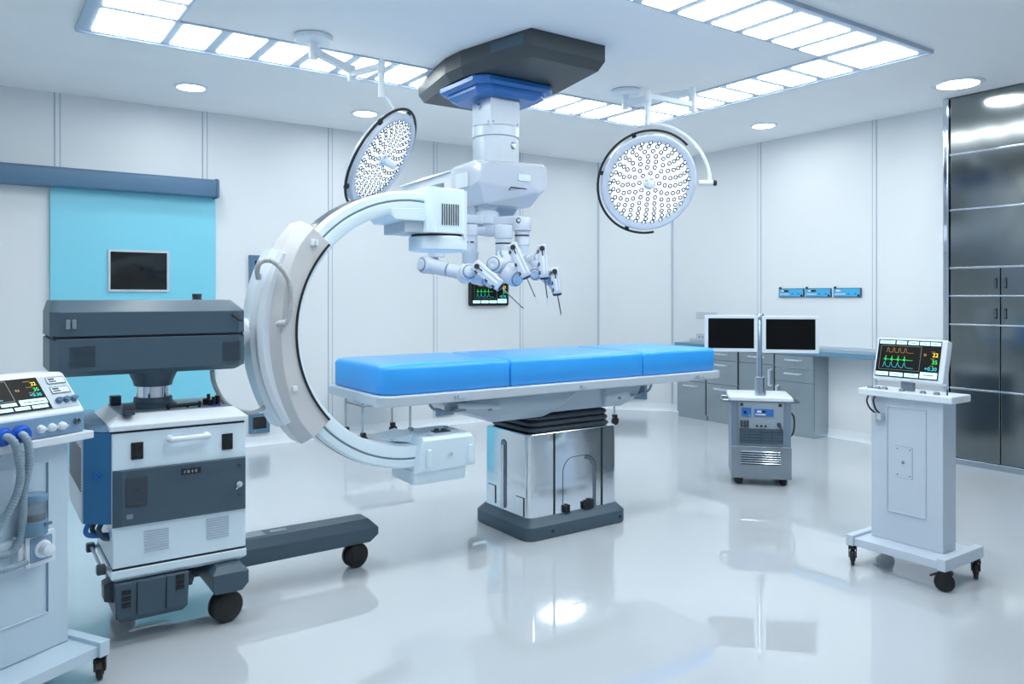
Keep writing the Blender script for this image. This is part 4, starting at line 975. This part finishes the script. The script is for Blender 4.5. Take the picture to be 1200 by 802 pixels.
# ================================================================== surgical lamps
def surgical_lamp(label, base, stub_z, elbow, elbow_z2, pole_xy, pole_z, pole_end, head, normal, rad, ring_a, yoke, spin=0.0, handle_side=None):
    base = V(base)
    t = thing('surgical_lamp', label, 'surgical lamp', base, group='round surgical lamps')
    obj('ceiling_plate', MB().lathe(base.x, base.y, [(.10, CEIL - .001), (.118, CEIL - .006), (.118, CEIL - .030), (.108, CEIL - .038), (.03, CEIL - .042)], 48), M['white'], t)
    obj('drop_stub', MB().lathe(base.x, base.y, [(.028, CEIL - .03), (.028, stub_z - .045), (.024, stub_z - .05)], 28), M['white'], t)
    e = V(elbow); p = V((pole_xy[0], pole_xy[1], pole_z))
    a1 = obj('swing_arm', MB().beam(V((base.x, base.y, stub_z)), V((e.x, e.y, e.z + .02)), .040, .050), M['white'], t, .008)
    obj('elbow', MB().lathe(e.x, e.y, [(.024, e.z + .05), (.027, e.z + .045), (.027, elbow_z2 - .04), (.022, elbow_z2 - .05)], 24), M['white'], t)
    obj('swing_arm', MB().beam(V((e.x, e.y, elbow_z2)), V((p.x, p.y, pole_z - .035)), .034, .042), M['white'], t, .008)
    obj('drop_pole', MB().lathe(p.x, p.y, [(.020, pole_z + .005), (.023, pole_z), (.023, pole_z - .08), (.020, pole_z - .082), (.020, pole_end + .01), (.023, pole_end + .008), (.023, pole_end)], 24), M['white'], t)
    obj('yoke', MB().tube(yoke, .0125 if handle_side else .008, 12), M['white'], t)
    n = V(normal).normalized(); x = V((0, 0, 1)).cross(n).normalized(); y = n.cross(x)
    mx = Matrix(((x.x, y.x, n.x, head[0]), (x.y, y.y, n.y, head[1]), (x.z, y.z, n.z, head[2]), (0, 0, 0, 1))) @ Matrix.Rotation(spin, 4, 'Z')
    hd = obj('lamp_head', MB().lathe(0, 0, [(rad * .80, .004), (rad * .87, .012), (rad * .90, .018), (rad * .97, .018), (rad, .006), (rad, -.02), (rad * .96, -.045), (rad * .6, -.075), (rad * .2, -.085), (0, -.085)], 72), M['lampring'], t)
    # the head keeps its own frame so that its lenses can be copied inside it
    hd.data.transform(Matrix.Translation(base)); hd.matrix_local = Matrix.Translation(-base) @ mx; OFF.pop(hd, None)
    def hp(name, mb, m, **k): return obj(name, mb, m, hd, **k)
    hp('light_field', MB().lathe(0, 0, [(0, .006), (rad * .865, .006), (rad * .865, .0), (0, 0)], 64), M['ledwhite'])
    hp('rim_line', MB().lathe(0, 0, [(rad * .862, .0065), (rad * .862, .010), (rad * .878, .0135), (rad * .878, .0065)], 64, True), M['panelblue'])
    hp('handle', MB().lathe(0, 0, [(.045, .006), (.045, .014), (.04, .02), (.026, .024), (.022, .09), (.018, .10), (0, .102)], 32), M['white'])
    for i in range(5):
        a = i * 2 * PI / 5
        hp('screw', MB().cyl((.034 * math.cos(a), .034 * math.sin(a), .014), (.034 * math.cos(a), .034 * math.sin(a), .024), .005, n=10), M['panelblue'])
    # bulbs
    lens = multi('led_bulb', [(MB().lathe(0, 0, [(.0135, .006), (.0165, .009), (.0145, .012), (.0085, .0095), (.0085, .007)], 14), M['ledring']),
                              (MB().lathe(0, 0, [(.0086, .0075), (.007, .0105), (0, .012)], 10), M['leddot'])], hd)
    spots = []
    for i, (rr_, c_) in enumerate(((.21, 8), (.335, 13), (.45, 17), (.56, 21), (.66, 24), (.755, 27), (.83, 29))):
        for j in range(c_):
            a = 2 * PI * (j + .5 * (i % 2)) / c_ + i * .13
            spots.append((rr_ * rad * math.cos(a), rr_ * rad * math.sin(a)))
    spots.sort(key=lambda s: -(s[0] ** 2 + s[1] ** 2))
    for i, (u, v) in enumerate(spots[:100]):
        o = lens if i == 0 else lens.copy()
        if i: col.objects.link(o); o.parent = hd
        o.location = (u, v, 0)
    rest = bmesh.new()
    for (u, v) in spots[100:]:
        me = lens.data.copy(); me.transform(Matrix.Translation((u, v, 0))); rest.from_mesh(me); bpy.data.meshes.remove(me)
    me = bpy.data.meshes.new('led_bulbs_inner'); rest.to_mesh(me); rest.free()
    for mm in lens.data.materials: me.materials.append(mm)
    ro = bpy.data.objects.new('led_bulb_field', me); col.objects.link(ro); ro.parent = hd; ro['kind'] = 'stuff'
    # black grab ring
    a0, a1 = ring_a
    pts = [(rad * 1.07 * math.cos(math.radians(a0 + (a1 - a0) * i / 40)), rad * 1.07 * math.sin(math.radians(a0 + (a1 - a0) * i / 40)), -.005) for i in range(41)]
    gr = hp('grab_ring', MB().tube(pts, .0085, 10, smooth=False), M['black'])
    for f in (.28, .52, .86):
        a = math.radians(a0 + (a1 - a0) * f)
        hp('grab_ring_clip', MB().beam((rad * .98 * math.cos(a), rad * .98 * math.sin(a), -.005), (rad * 1.09 * math.cos(a), rad * 1.09 * math.sin(a), -.005), .028, .022), M['black'], bevel=.003)
    return t, hd, mx

pr_ = atD(759, 107, 5.5)
hR = atD(760.5, 214.5, 5.42)
er = atD(811, 111, 5.78)
piv = atD(821, 214.5, 5.42)
yk = [atD(759, 146, 5.5), atD(766, 145, 5.5), atD(785, 149, 5.49), atD(802, 158, 5.47), atD(815, 170, 5.45), atD(825, 185, 5.43), atD(831, 202, 5.43), atD(831.5, 212, 5.43)]
tR, hdR, mR = surgical_lamp('round surgical lamp facing the viewer, its many small bulbs ringed by a black grab bar', (4.24, 4.53, CEIL), 2.90, er, zpx(121, 5.74), (pr_.x, pr_.y), pr_.z, zpx(147, 5.5),
                        hR, cv(.12, -.36, .92), .340, (48, 282), yk, handle_side=True)
obj('pivot_arm', MB().cyl(atD(819, 214.5, 5.43), atD(835.5, 214.5, 5.42), .018, n=20), M['white'], tR)
obj('pivot_knob', MB().cyl(atD(836, 214.5, 5.42), atD(839.5, 214.5, 5.42), .020, n=20), M['black'], tR, .003)

pl_ = atD(447, 71, 4.86)
hL = atD(448, 187, 4.86)
el = atD(412, 86, 5.12)
yk = [atD(447, 113, 4.86), atD(452, 115, 4.86), atD(458, 122, 4.87), atD(464, 134, 4.88), atD(466, 144, 4.88)]
nl = cv(.84, -.54, .20)
tL, hdL, mL = surgical_lamp('steeply tilted surgical lamp seen edge on above the ring arm', (1.75, 4.70, CEIL), 2.905, el, el.z - .005, (pl_.x, pl_.y), pl_.z, zpx(115, 4.86),
                        hL, nl, .323, (20, 258), yk)

# ================================================================== carts
def caster(parent, x, y, r, ang, z_top, name='caster'):
    c, s = math.cos(ang), math.sin(ang); ax = V((c, s, 0)); fw = V((-s, c, 0))
    w = MB().rod(V((x, y, r)) - ax * .014, ax, [(0, r * .3), (.001, r * .55), (.004, r * .6), (.005, r * .95), (.009, r), (.019, r), (.023, r * .95), (.024, r * .6), (.027, r * .55), (.028, r * .3)], 32)
    p = V((x, y, 0)) + fw * (-r * .0)
    w.beam(V((x, y, r * .9)) + ax * .017, V((x, y, z_top - .004)) + ax * .017, .005, r * .9, up=fw)
    w.beam(V((x, y, r * .9)) - ax * .017, V((x, y, z_top - .004)) - ax * .017, .005, r * .9, up=fw)
    w.cyl((x, y, max(r * 1.85, z_top - .03)), (x, y, z_top), r * .45, n=18)
    w.beam(V((x, y, r * 2.05)) - fw * r * .8, V((x, y, r * 2.0)) + fw * r * .6, .04, .008)
    w.beam(V((x, y, r * 1.9)) + fw * r * .5, V((x, y, r * 1.5)) + fw * r * 1.35, .02, .006)
    return obj(name, w, M['black'], parent, ang=40)

def plinth_base(t, x0, x1, y0, y1, zb=.10, zt=.155, mt='cartgrey'):
    """H frame: side rails and a shelf between them"""
    b = obj('base', MB().box(x0 + .035, x1 - .035, y0 + .012, y1 - .012, zb + .002, zt - .014), M[mt], t, .003)
    for xa in (x0, x1 - .04):
        obj('base_rail', MB().box(xa, xa + .04, y0, y1, zb, zt), M[mt], t, .004)
    return b

# ---- right cart: local x = right as one faces it, y = away
K = thing('monitor_cart', 'slim grey cart carrying a tilted patient monitor, standing before the steel wall cabinet', 'medical cart', (3.84, 2.035, 0), -PI / 2, world=False)
plinth_base(K, -.245, .25, -.185, .185, .100, .156)
for (x, y, a) in ((-.225, -.155, .55), (.228, -.150, 2.0), (-.225, .15, 2.0), (.228, .15, .5)):
    caster(K, x, y, .044, a, .102)
kb = obj('column', MB().box(-.182, .178, -.06, .065, .142, .862), M['cartgrey'], K, .004)
def inset(parent, x0, x1, z0, z1, y, w=.006, m='midgrey', depth=.006):
    """recessed looking door field: four thin bevel strips standing round a set back sheet"""
    b = MB()
    for (a, b_, c, d) in ((x0, x1, z1, z1 + w), (x0, x1, z0 - w, z0), (x0 - w, x0, z0 - w, z1 + w), (x1, x1 + w, z0 - w, z1 + w)):
        b.box(a, b_, y - depth, y + .002, c, d)
    return obj('panel_rim', b, M[m], parent, .0015)
inset(kb, -.093, .092, .295, .812, -.06, .007, 'cartgrey')
pln = obj('access_plate', MB().prism(cut_round(.086, .155, .004, 3, -.012, .545), -.063, -.058, 'y'), M['cartgrey'], kb, .001)
obj('plate_edge', MB().box(-.056, .032, -.0605, -.058, .466, .624), M['midgrey'], kb)
obj('lock', MB().cyl((-.012, -.068, .545), (-.012, -.06, .545), .008, n=18), M['chrome'], pln)
for (x, z) in ((-.042, .61), (.02, .61), (-.042, .482), (.02, .482)):
    obj('screw', MB().cyl((x, -.065, z), (x, -.06, z), .004, n=10), M['midgrey'], pln)
tray = obj('tray', MB().box(-.232, .238, -.10, .085, .862, .897), M['white'], K, .006)
for (x, y, w) in ((-.185, -.06, .028), (-.148, -.06, .030), (-.112, -.06, .030), (-.02, -.062, .024), (.085, -.065, .024), (.15, -.065, .026)):
    k_ = MB().hull([(x - w / 2, y - .012, .897), (x + w / 2, y - .012, .897), (x - w / 2, y + .012, .897), (x + w / 2, y + .012, .897), (x - w * .33, y - .008, .910), (x + w * .33, y - .008, .910), (x - w * .33, y + .008, .910), (x + w * .33, y + .008, .910)])
    obj('knob', k_, M['midgrey'], tray, .001)
obj('antenna', MB().cyl((.192, -.05, .897), (.192, -.05, .925), .0035, n=10), M['darker'], tray)
obj('monitor_neck', MB().box(-.042, .018, -.035, -.005, .89, .96), M['midgrey'], K, .003)
# monitor tilted back and turned a little
mmx = Matrix.Translation((.002, -.035, 1.052)) @ Matrix.Rotation(math.radians(-14), 4, 'X') @ Matrix.Rotation(math.radians(0), 4, 'Y') @ Matrix(((1, 0, 0, 0), (0, 0, -1, 0), (0, 1, 0, 0), (0, 0, 0, 1)))
mon = obj('monitor', MB().prism(cut_round(.350, .214, .008, 4), -.045, 0, 'z'), M['white'], K, .004, xf=mmx)
screen(K, mmx @ Matrix.Translation((-.008, .003, .0025)), .314, .190, 'full')
for (x, pts) in ((-.15, [(-.178, -.09, .864), (-.178, -.105, .835), (-.165, -.10, .80), (-.142, -.085, .775)]), (-.12, [(-.143, -.09, .864), (-.143, -.105, .84), (-.135, -.10, .80), (-.120, -.085, .775)])):
    obj('cable', MB().tube(pts, .0045, 8), M['black'], K)
for x in (-.148, -.122):
    obj('plug', MB().box(x - .012, x + .012, -.095, -.058, .735 + (x + .148) * .3, .778), M['outlet'], K, .003)

# ---- middle cart with two screens
mo = atD(892, 348, 5.60); mo.z = 0
ma = math.radians(-47.3)
G = thing('twin_screen_cart', 'grey steel cart with two dark screens on a chrome pole standing before the base cabinets', 'medical cart', mo, ma, world=False)
z_t = .635
obj('body', MB().box(-.206, .206, 0, .40, .05, z_t - .015), M['cartbody'], G, .006)
gt = obj('top', MB().stack([(rr(-.222, .222, -.016, .42, .02), z_t - .022), (rr(-.222, .222, -.016, .42, .02), z_t), (rr(-.212, .212, -.006, .41, .018), z_t + .006)]), M['white'], G, .002)
fp = obj('front_window', MB().box(-.152, .152, -.006, .002, .305, .60), M['windowgrey'], G, .001)
fr2 = MB()
for (a, b, c, d) in ((-.16, .16, .60, .61), (-.16, .16, .297, .305), (-.16, -.152, .305, .60), (.152, .16, .305, .60)):
    fr2.box(a, b, -.009, .001, c, d)
obj('window_frame', fr2, M['midgrey'], G, .001)
def fbox(name, x0, x1, z0, z1, m, parent=fp, y=-.006, t=.008): return obj(name, MB().box(x0, x1, y - t, y + .002, z0, z1), M[m], parent, .001)
dv1 = fbox('pump_display', -.138, -.07, .50, .563, 'deviceblue')
obj('dial', MB().cyl((-.112, -.02, .53), (-.112, -.012, .53), .011, n=16), M['gasket'], fp)
obj('dial', MB().cyl((-.082, -.02, .508), (-.082, -.012, .508), .006, n=12), M['outletblue'], fp)
fbox('readout_panel', -.048, .085, .503, .555, 'deviceblue')
fbox('readout', -.03, .0, .53, .545, 'white', t=.010); fbox('readout', .005, .03, .53, .545, 'black', t=.010); fbox('name_strip', -.042, .03, .51, .522, 'outlet', t=.010)
for x in (-.135, .13): fbox('corner_bolt', x - .01, x + .01, .575, .595, 'gasket')
for x in (-.03, .0, .03): obj('socket', MB().cyl((x, -.014, .433), (x, -.006, .433), .008, n=14), M['gasket'], fp)
for i in range(3): fbox('switch', -.145 + i * .021, -.128 + i * .021, .42, .47, 'darker')
obj('plug', MB().rod((.12, -.006, .447), (.0, -1, 0), [(0, .014), (.02, .014), (.03, .009)], 16).tube([(.12, -.03, .447), (.13, -.034, .43), (.14, -.02, .40)], .006, 8), M['darker'], fp)
dk = MB()
for i in range(4):
    for j in range(5):
        dk.box(-.147 + i * .074, -.078 + i * .074, -.016, -.004, .31 + j * .0205, .327 + j * .0205)
obj('drive_bay', MB().box(-.15, .15, -.010, .0, .306, .412), M['darker'], fp)
obj('drive_tray', dk, M['dark'], fp, .001)
lp2 = obj('lower_panel', MB().box(-.208, .208, -.010, .004, .052, .285), M['lowersteel'], G, .003)
v = MB()
for i in range(6):
    z = .152 + i * .0165
    v.box(-.14, .13, -.0115, -.006, z, z + .0085)
obj('vent', v, M['gasket'], lp2)
v = MB()
for i in range(6):
    z = .152 + i * .0165
    v.hull([(-.14, -.010, z + .0165), (.13, -.010, z + .0165), (-.14, -.010, z + .0085), (.13, -.010, z + .0085), (-.14, -.017, z + .010), (.13, -.017, z + .010)])
obj('louver', v, M['chrome'], lp2)
for sx in (-1, 1):
    hb = MB().tube([(sx * .206, .07, .60), (sx * .262, .07, .60), (sx * .27, .085, .60), (sx * .27, .30, .60), (sx * .262, .315, .60), (sx * .206, .315, .60)], .010, 10, smooth=False)
    obj('handle', hb, M['darkchrome'], G)
obj('side_cable', MB().tube([(.207, .10, .52), (.232, .09, .50), (.238, .085, .43), (.228, .09, .37), (.207, .10, .34)], .0065, 8), M['black'], G)
for (x, y, a) in ((-.155, .05, math.radians(60)), (.155, .05, math.radians(35)), (-.155, .35, .9), (.155, .35, .3)):
    caster(G, x, y - (.02 if y < .1 else 0), .033, a, .060)
obj('pole_sleeve', MB().lathe(0, .10, [(.036, z_t + .003), (.036, .775), (.03, .779)], 32).cyl((.034, .085, z_t), (.034, .085, .70), .008, n=12), M['steel'], G)
obj('pole', MB().lathe(-.002, .10, [(.021, .77), (.021, 1.20), (.019, 1.203)], 28), M['steel'], G)
obj('pole_cap', MB().lathe(-.002, .10, [(.031, 1.20), (.031, 1.236), (.027, 1.242)], 28), M['steel'], G)
for (x0, x1, tz) in ((-.395, -.018, .0), (.012, .405, -.004)):
    sx_ = (x0 + x1) / 2; w = x1 - x0
    mxm = Matrix.Translation((sx_, .055, 1.095 + tz)) @ Matrix.Rotation(math.radians(2), 4, 'Z') @ Matrix(((1, 0, 0, 0), (0, 0, -1, 0), (0, 1, 0, 0), (0, 0, 0, 1)))
    m_ = obj('monitor', MB().prism(cut_round(w, .268, .008, 4), -.035, 0, 'z'), M['white'], G, .004, xf=mxm)
    obj('screen', MB().box(-w / 2 + .026, w / 2 - .026, -.108, .112, -.002, .0015), M['blackmatte'], m_, xf=mxm)
obj('monitor_bracket', MB().box(-.06, .06, .085, .115, 1.05, 1.14), M['darkchrome'], G, .004)

# ---- left cart (anaesthesia style): local origin under its near front corner
A = thing('anesthesia_machine', 'pale blue cart with breathing hoses, dial valve and sloped monitor console at the left edge', 'medical cart', (.378, 3.109, 0), math.radians(31.5), world=False)
plinth_base(A, -.62, .022, -.012, .50, .082, .138, 'machineblue')
for (x, y, a) in ((0, .012, math.radians(135)), (-.60, .012, .9), (0, .47, 1.0), (-.60, .47, .4)):
    caster(A, x, y, .034, a, .086)
ab = obj('column', MB().box(-.56, -.032, .135, .43, .126, .852), M['machineblue'], A, .004)
inset(ab, -.52, -.112, .262, .785, .135, .006, 'machineblue', .006)
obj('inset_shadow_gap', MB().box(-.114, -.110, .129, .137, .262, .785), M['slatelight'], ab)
obj('tray', MB().box(-.62, .022, .07, .46, .852, .880), M['white'], A, .004)
con = MB().prism([(.088, .8805), (.088, .958), (.094, .966), (.20, 1.085), (.215, 1.09), (.36, 1.085), (.40, 1.05), (.42, .8805)], -.60, -.004, 'x')
cn = obj('console', con, M['white'], A, .006)
obj('front_panel', MB().box(-.595, -.008, .084, .09, .884, .953), M['panelblue'], A, .002)
sl = V((0, .20 - .094, 1.085 - .966)); SLEN = sl.length; sl.normalize(); outn = V((0, -sl.z, sl.y))
def on_slope(x, s_):  # x right, s along the slope from its lower edge
    p = V((x, .094, .966)) + sl * s_
    return Matrix(((1, 0, outn.x, p.x), (0, sl.y, outn.y, p.y), (0, sl.z, outn.z, p.z), (0, 0, 0, 1)))
ms = on_slope(-.3, SLEN / 2)
obj('slope_plate', MB().box(-.292, .286, -SLEN * .44, SLEN * .44, 0, .003), M['grey'], A, .001, xf=ms)
screen(A, on_slope(-.305, SLEN * .50) @ Matrix.Translation((0, 0, .006)), .375, SLEN * .86, 'wide')
for s_ in (.80, .53):
    mm_ = on_slope(-.052 - (.80 - s_) * .01, SLEN * s_)
    pl3 = obj('label_plate', MB().box(-.034, .034, -.013, .013, .002, .006), M['white'], A, .001, xf=mm_)
    obj('plate_frame', MB().strip([(-.034, -.013), (.034, -.013), (.034, .013), (-.034, .013), (-.034, -.013)], .002, .0055), M['darker'], pl3, xf=mm_)
    obj('plate_text', MB().box(-.028, -.004, .002, .009, .0055, .0065).box(-.028, 0, -.007, -.002, .0055, .0065).box(.012, .014, -.003, -.001, .0055, .0065).box(.024, .026, -.003, -.001, .0055, .0065), M['darker'], pl3, xf=mm_)
for x in (-.082, -.054, -.026):
    mm_ = on_slope(x, SLEN * .24)
    obj('knob', MB().rod((0, 0, 0), (0, 0, 1), [(0, .012), (.012, .0115), (.018, .009), (.019, .004)], 20).box(-.003, .012, -.003, .003, .012, .021), M['slate'], A, xf=mm_)
def front_knob(x, z, r, m, L):
    return obj('knob', MB().rod((x, .086, z), (0, -1, 0), [(0, r * 1.05), (.004, r * 1.05), (.005, r), (L, r * .9), (L + .003, r * .6), (L + .0035, 0)], 24).box(x - .0025, x + r * 1.1, .086 - L - .005, .086 - L * .4, z - r * .25, z + r * .25), M[m], A)
for x in (-.172, -.132, -.094): front_knob(x, .913, .014, 'white', .014)
obj('key_switch', MB().rod((-.038, .086, .921), (0, -1, 0), [(0, .013), (.006, .013), (.007, .010), (.012, .010), (.013, .004)], 24), M['darkchrome'], A)
for x in (-.243, -.303):
    obj('hose_socket', MB().rod((x, .086, .908), (0, -1, 0), [(0, .030), (.004, .031), (.012, .031), (.014, .025), (.03, .022), (.031, .015)], 32), M['socketblue'], A)
def W2L(p):   # world point to this cart's own axes
    q = V(p) - V((.378, 3.109, 0)); a = -math.radians(31.5)
    return V((q.x * math.cos(a) - q.y * math.sin(a), q.x * math.sin(a) + q.y * math.cos(a), q.z))
def plane_y(px, py, yl):
    """point of the cart's own y = yl plane seen at a photo position"""
    a = math.radians(31.5); n = V((-math.sin(a), math.cos(a), 0)); o = V((.378, 3.109, 0)) + n * yl
    r = ray(px, py); e = V((0, 0, EYE))
    return W2L(e + r * ((o - e).dot(n) / r.dot(n)))
hA = [(22, 509, .075), (28, 511, .05), (33, 521, .04), (34.5, 541, .045), (31, 562, .06), (27.5, 580, .08), (27, 605, .09), (25, 628, .10), (19, 642, .105), (10, 649, .11), (-8, 653, .11)]
hB = [(1, 513, .075), (10, 513, .05), (18, 522, .04), (23, 543, .045), (24, 560, .055), (19.5, 580, .07), (10, 600, .08), (0, 615, .09), (-14, 640, .10)]
hC = [(34, 658, .10), (24, 662, .09), (12, 666, .088), (0, 669, .09), (-16, 668, .09)]
for pts, r in ((hA, .0135), (hB, .0135), (hC, .011)):
    obj('breathing_hose', MB().tube([plane_y(*q) for q in pts], r, 12, sub=12, corr=.14, pitch=.011), M['hose'], A, ang=80)
vz = obj('valve_block', MB().box(-.238, -.123, .10, .138, .452, .556), M['white'], A, .004)
c = (-.172, .505)
obj('valve_plate', MB().prism(cut_round(.105, .112, .006, 3, -.167, .504), .088, .102, 'y'), M['white'], A, .003)
obj('valve_face', MB().prism(cut_round(.078, .082, .004, 3, -.167, .504), .0845, .09, 'y'), M['panelblue'], A, .001)
obj('valve_dial', MB().rod((-.165, .088, .504), (0, -1, 0), [(0, .030), (.010, .030), (.012, .027), (.014, .022), (.042, .021), (.044, .018), (.0445, 0)], 32), M['white'], A)
obj('bracket', MB().box(-.30, -.21, .115, .14, .49, .55), M['machineblue'], A, .004)
cxx, cyy = -.185, .10
obj('canister_base', MB().lathe(cxx, cyy, [(.0, .555), (.040, .555), (.042, .558), (.042, .60), (.040, .606), (.0, .606)], 36), M['canblue'], A)
obj('canister_glass', MB().lathe(cxx, cyy, [(.0, .605), (.037, .605), (.037, .668), (0, .668)], 36), M['canglass'], A)
obj('canister_fill', MB().lathe(cxx, cyy, [(.0, .606), (.034, .606), (.034, .620), (0, .623)], 32), M['darker'], A)
obj('canister_lid', MB().lathe(cxx, cyy, [(.0, .667), (.040, .667), (.041, .670), (.041, .688), (.038, .694), (0, .696)], 36), M['canblue'], A)
obj('canister_tab', MB().box(cxx + .01, cxx + .035, cyy - .047, cyy - .036, .588, .598), M['slate'], A, .002)
lv = plane_y(-1, 537, .06)
obj('lever', MB().hull([(lv.x - .03, .055, lv.z - .015), (lv.x + .004, .055, lv.z + .007), (lv.x - .03, .065, lv.z + .005), (lv.x - .002, .065, lv.z - .004), (lv.x - .03, .06, lv.z - .004)]), M['black'], A, .002)

# ------------------------------------------------------------------ light and look
w = bpy.data.worlds.new('world'); sc.world = w; w.use_nodes = True
bg = w.node_tree.nodes['Background']; bg.inputs[0].default_value = S(190, 215, 240); bg.inputs[1].default_value = 0.2
sc.view_settings.view_transform = 'Standard'; sc.view_settings.look = 'None'
sc.view_settings.exposure = 0.40; sc.view_settings.gamma = 1.0; sc.view_settings.use_curve_mapping = False
sc.cycles.max_bounces = 10; sc.cycles.diffuse_bounces = 5; sc.cycles.glossy_bounces = 5; sc.cycles.transmission_bounces = 6
sc.cycles.sample_clamp_indirect = 6.0; sc.cycles.use_denoising = True; sc.cycles.blur_glossy = 0.2
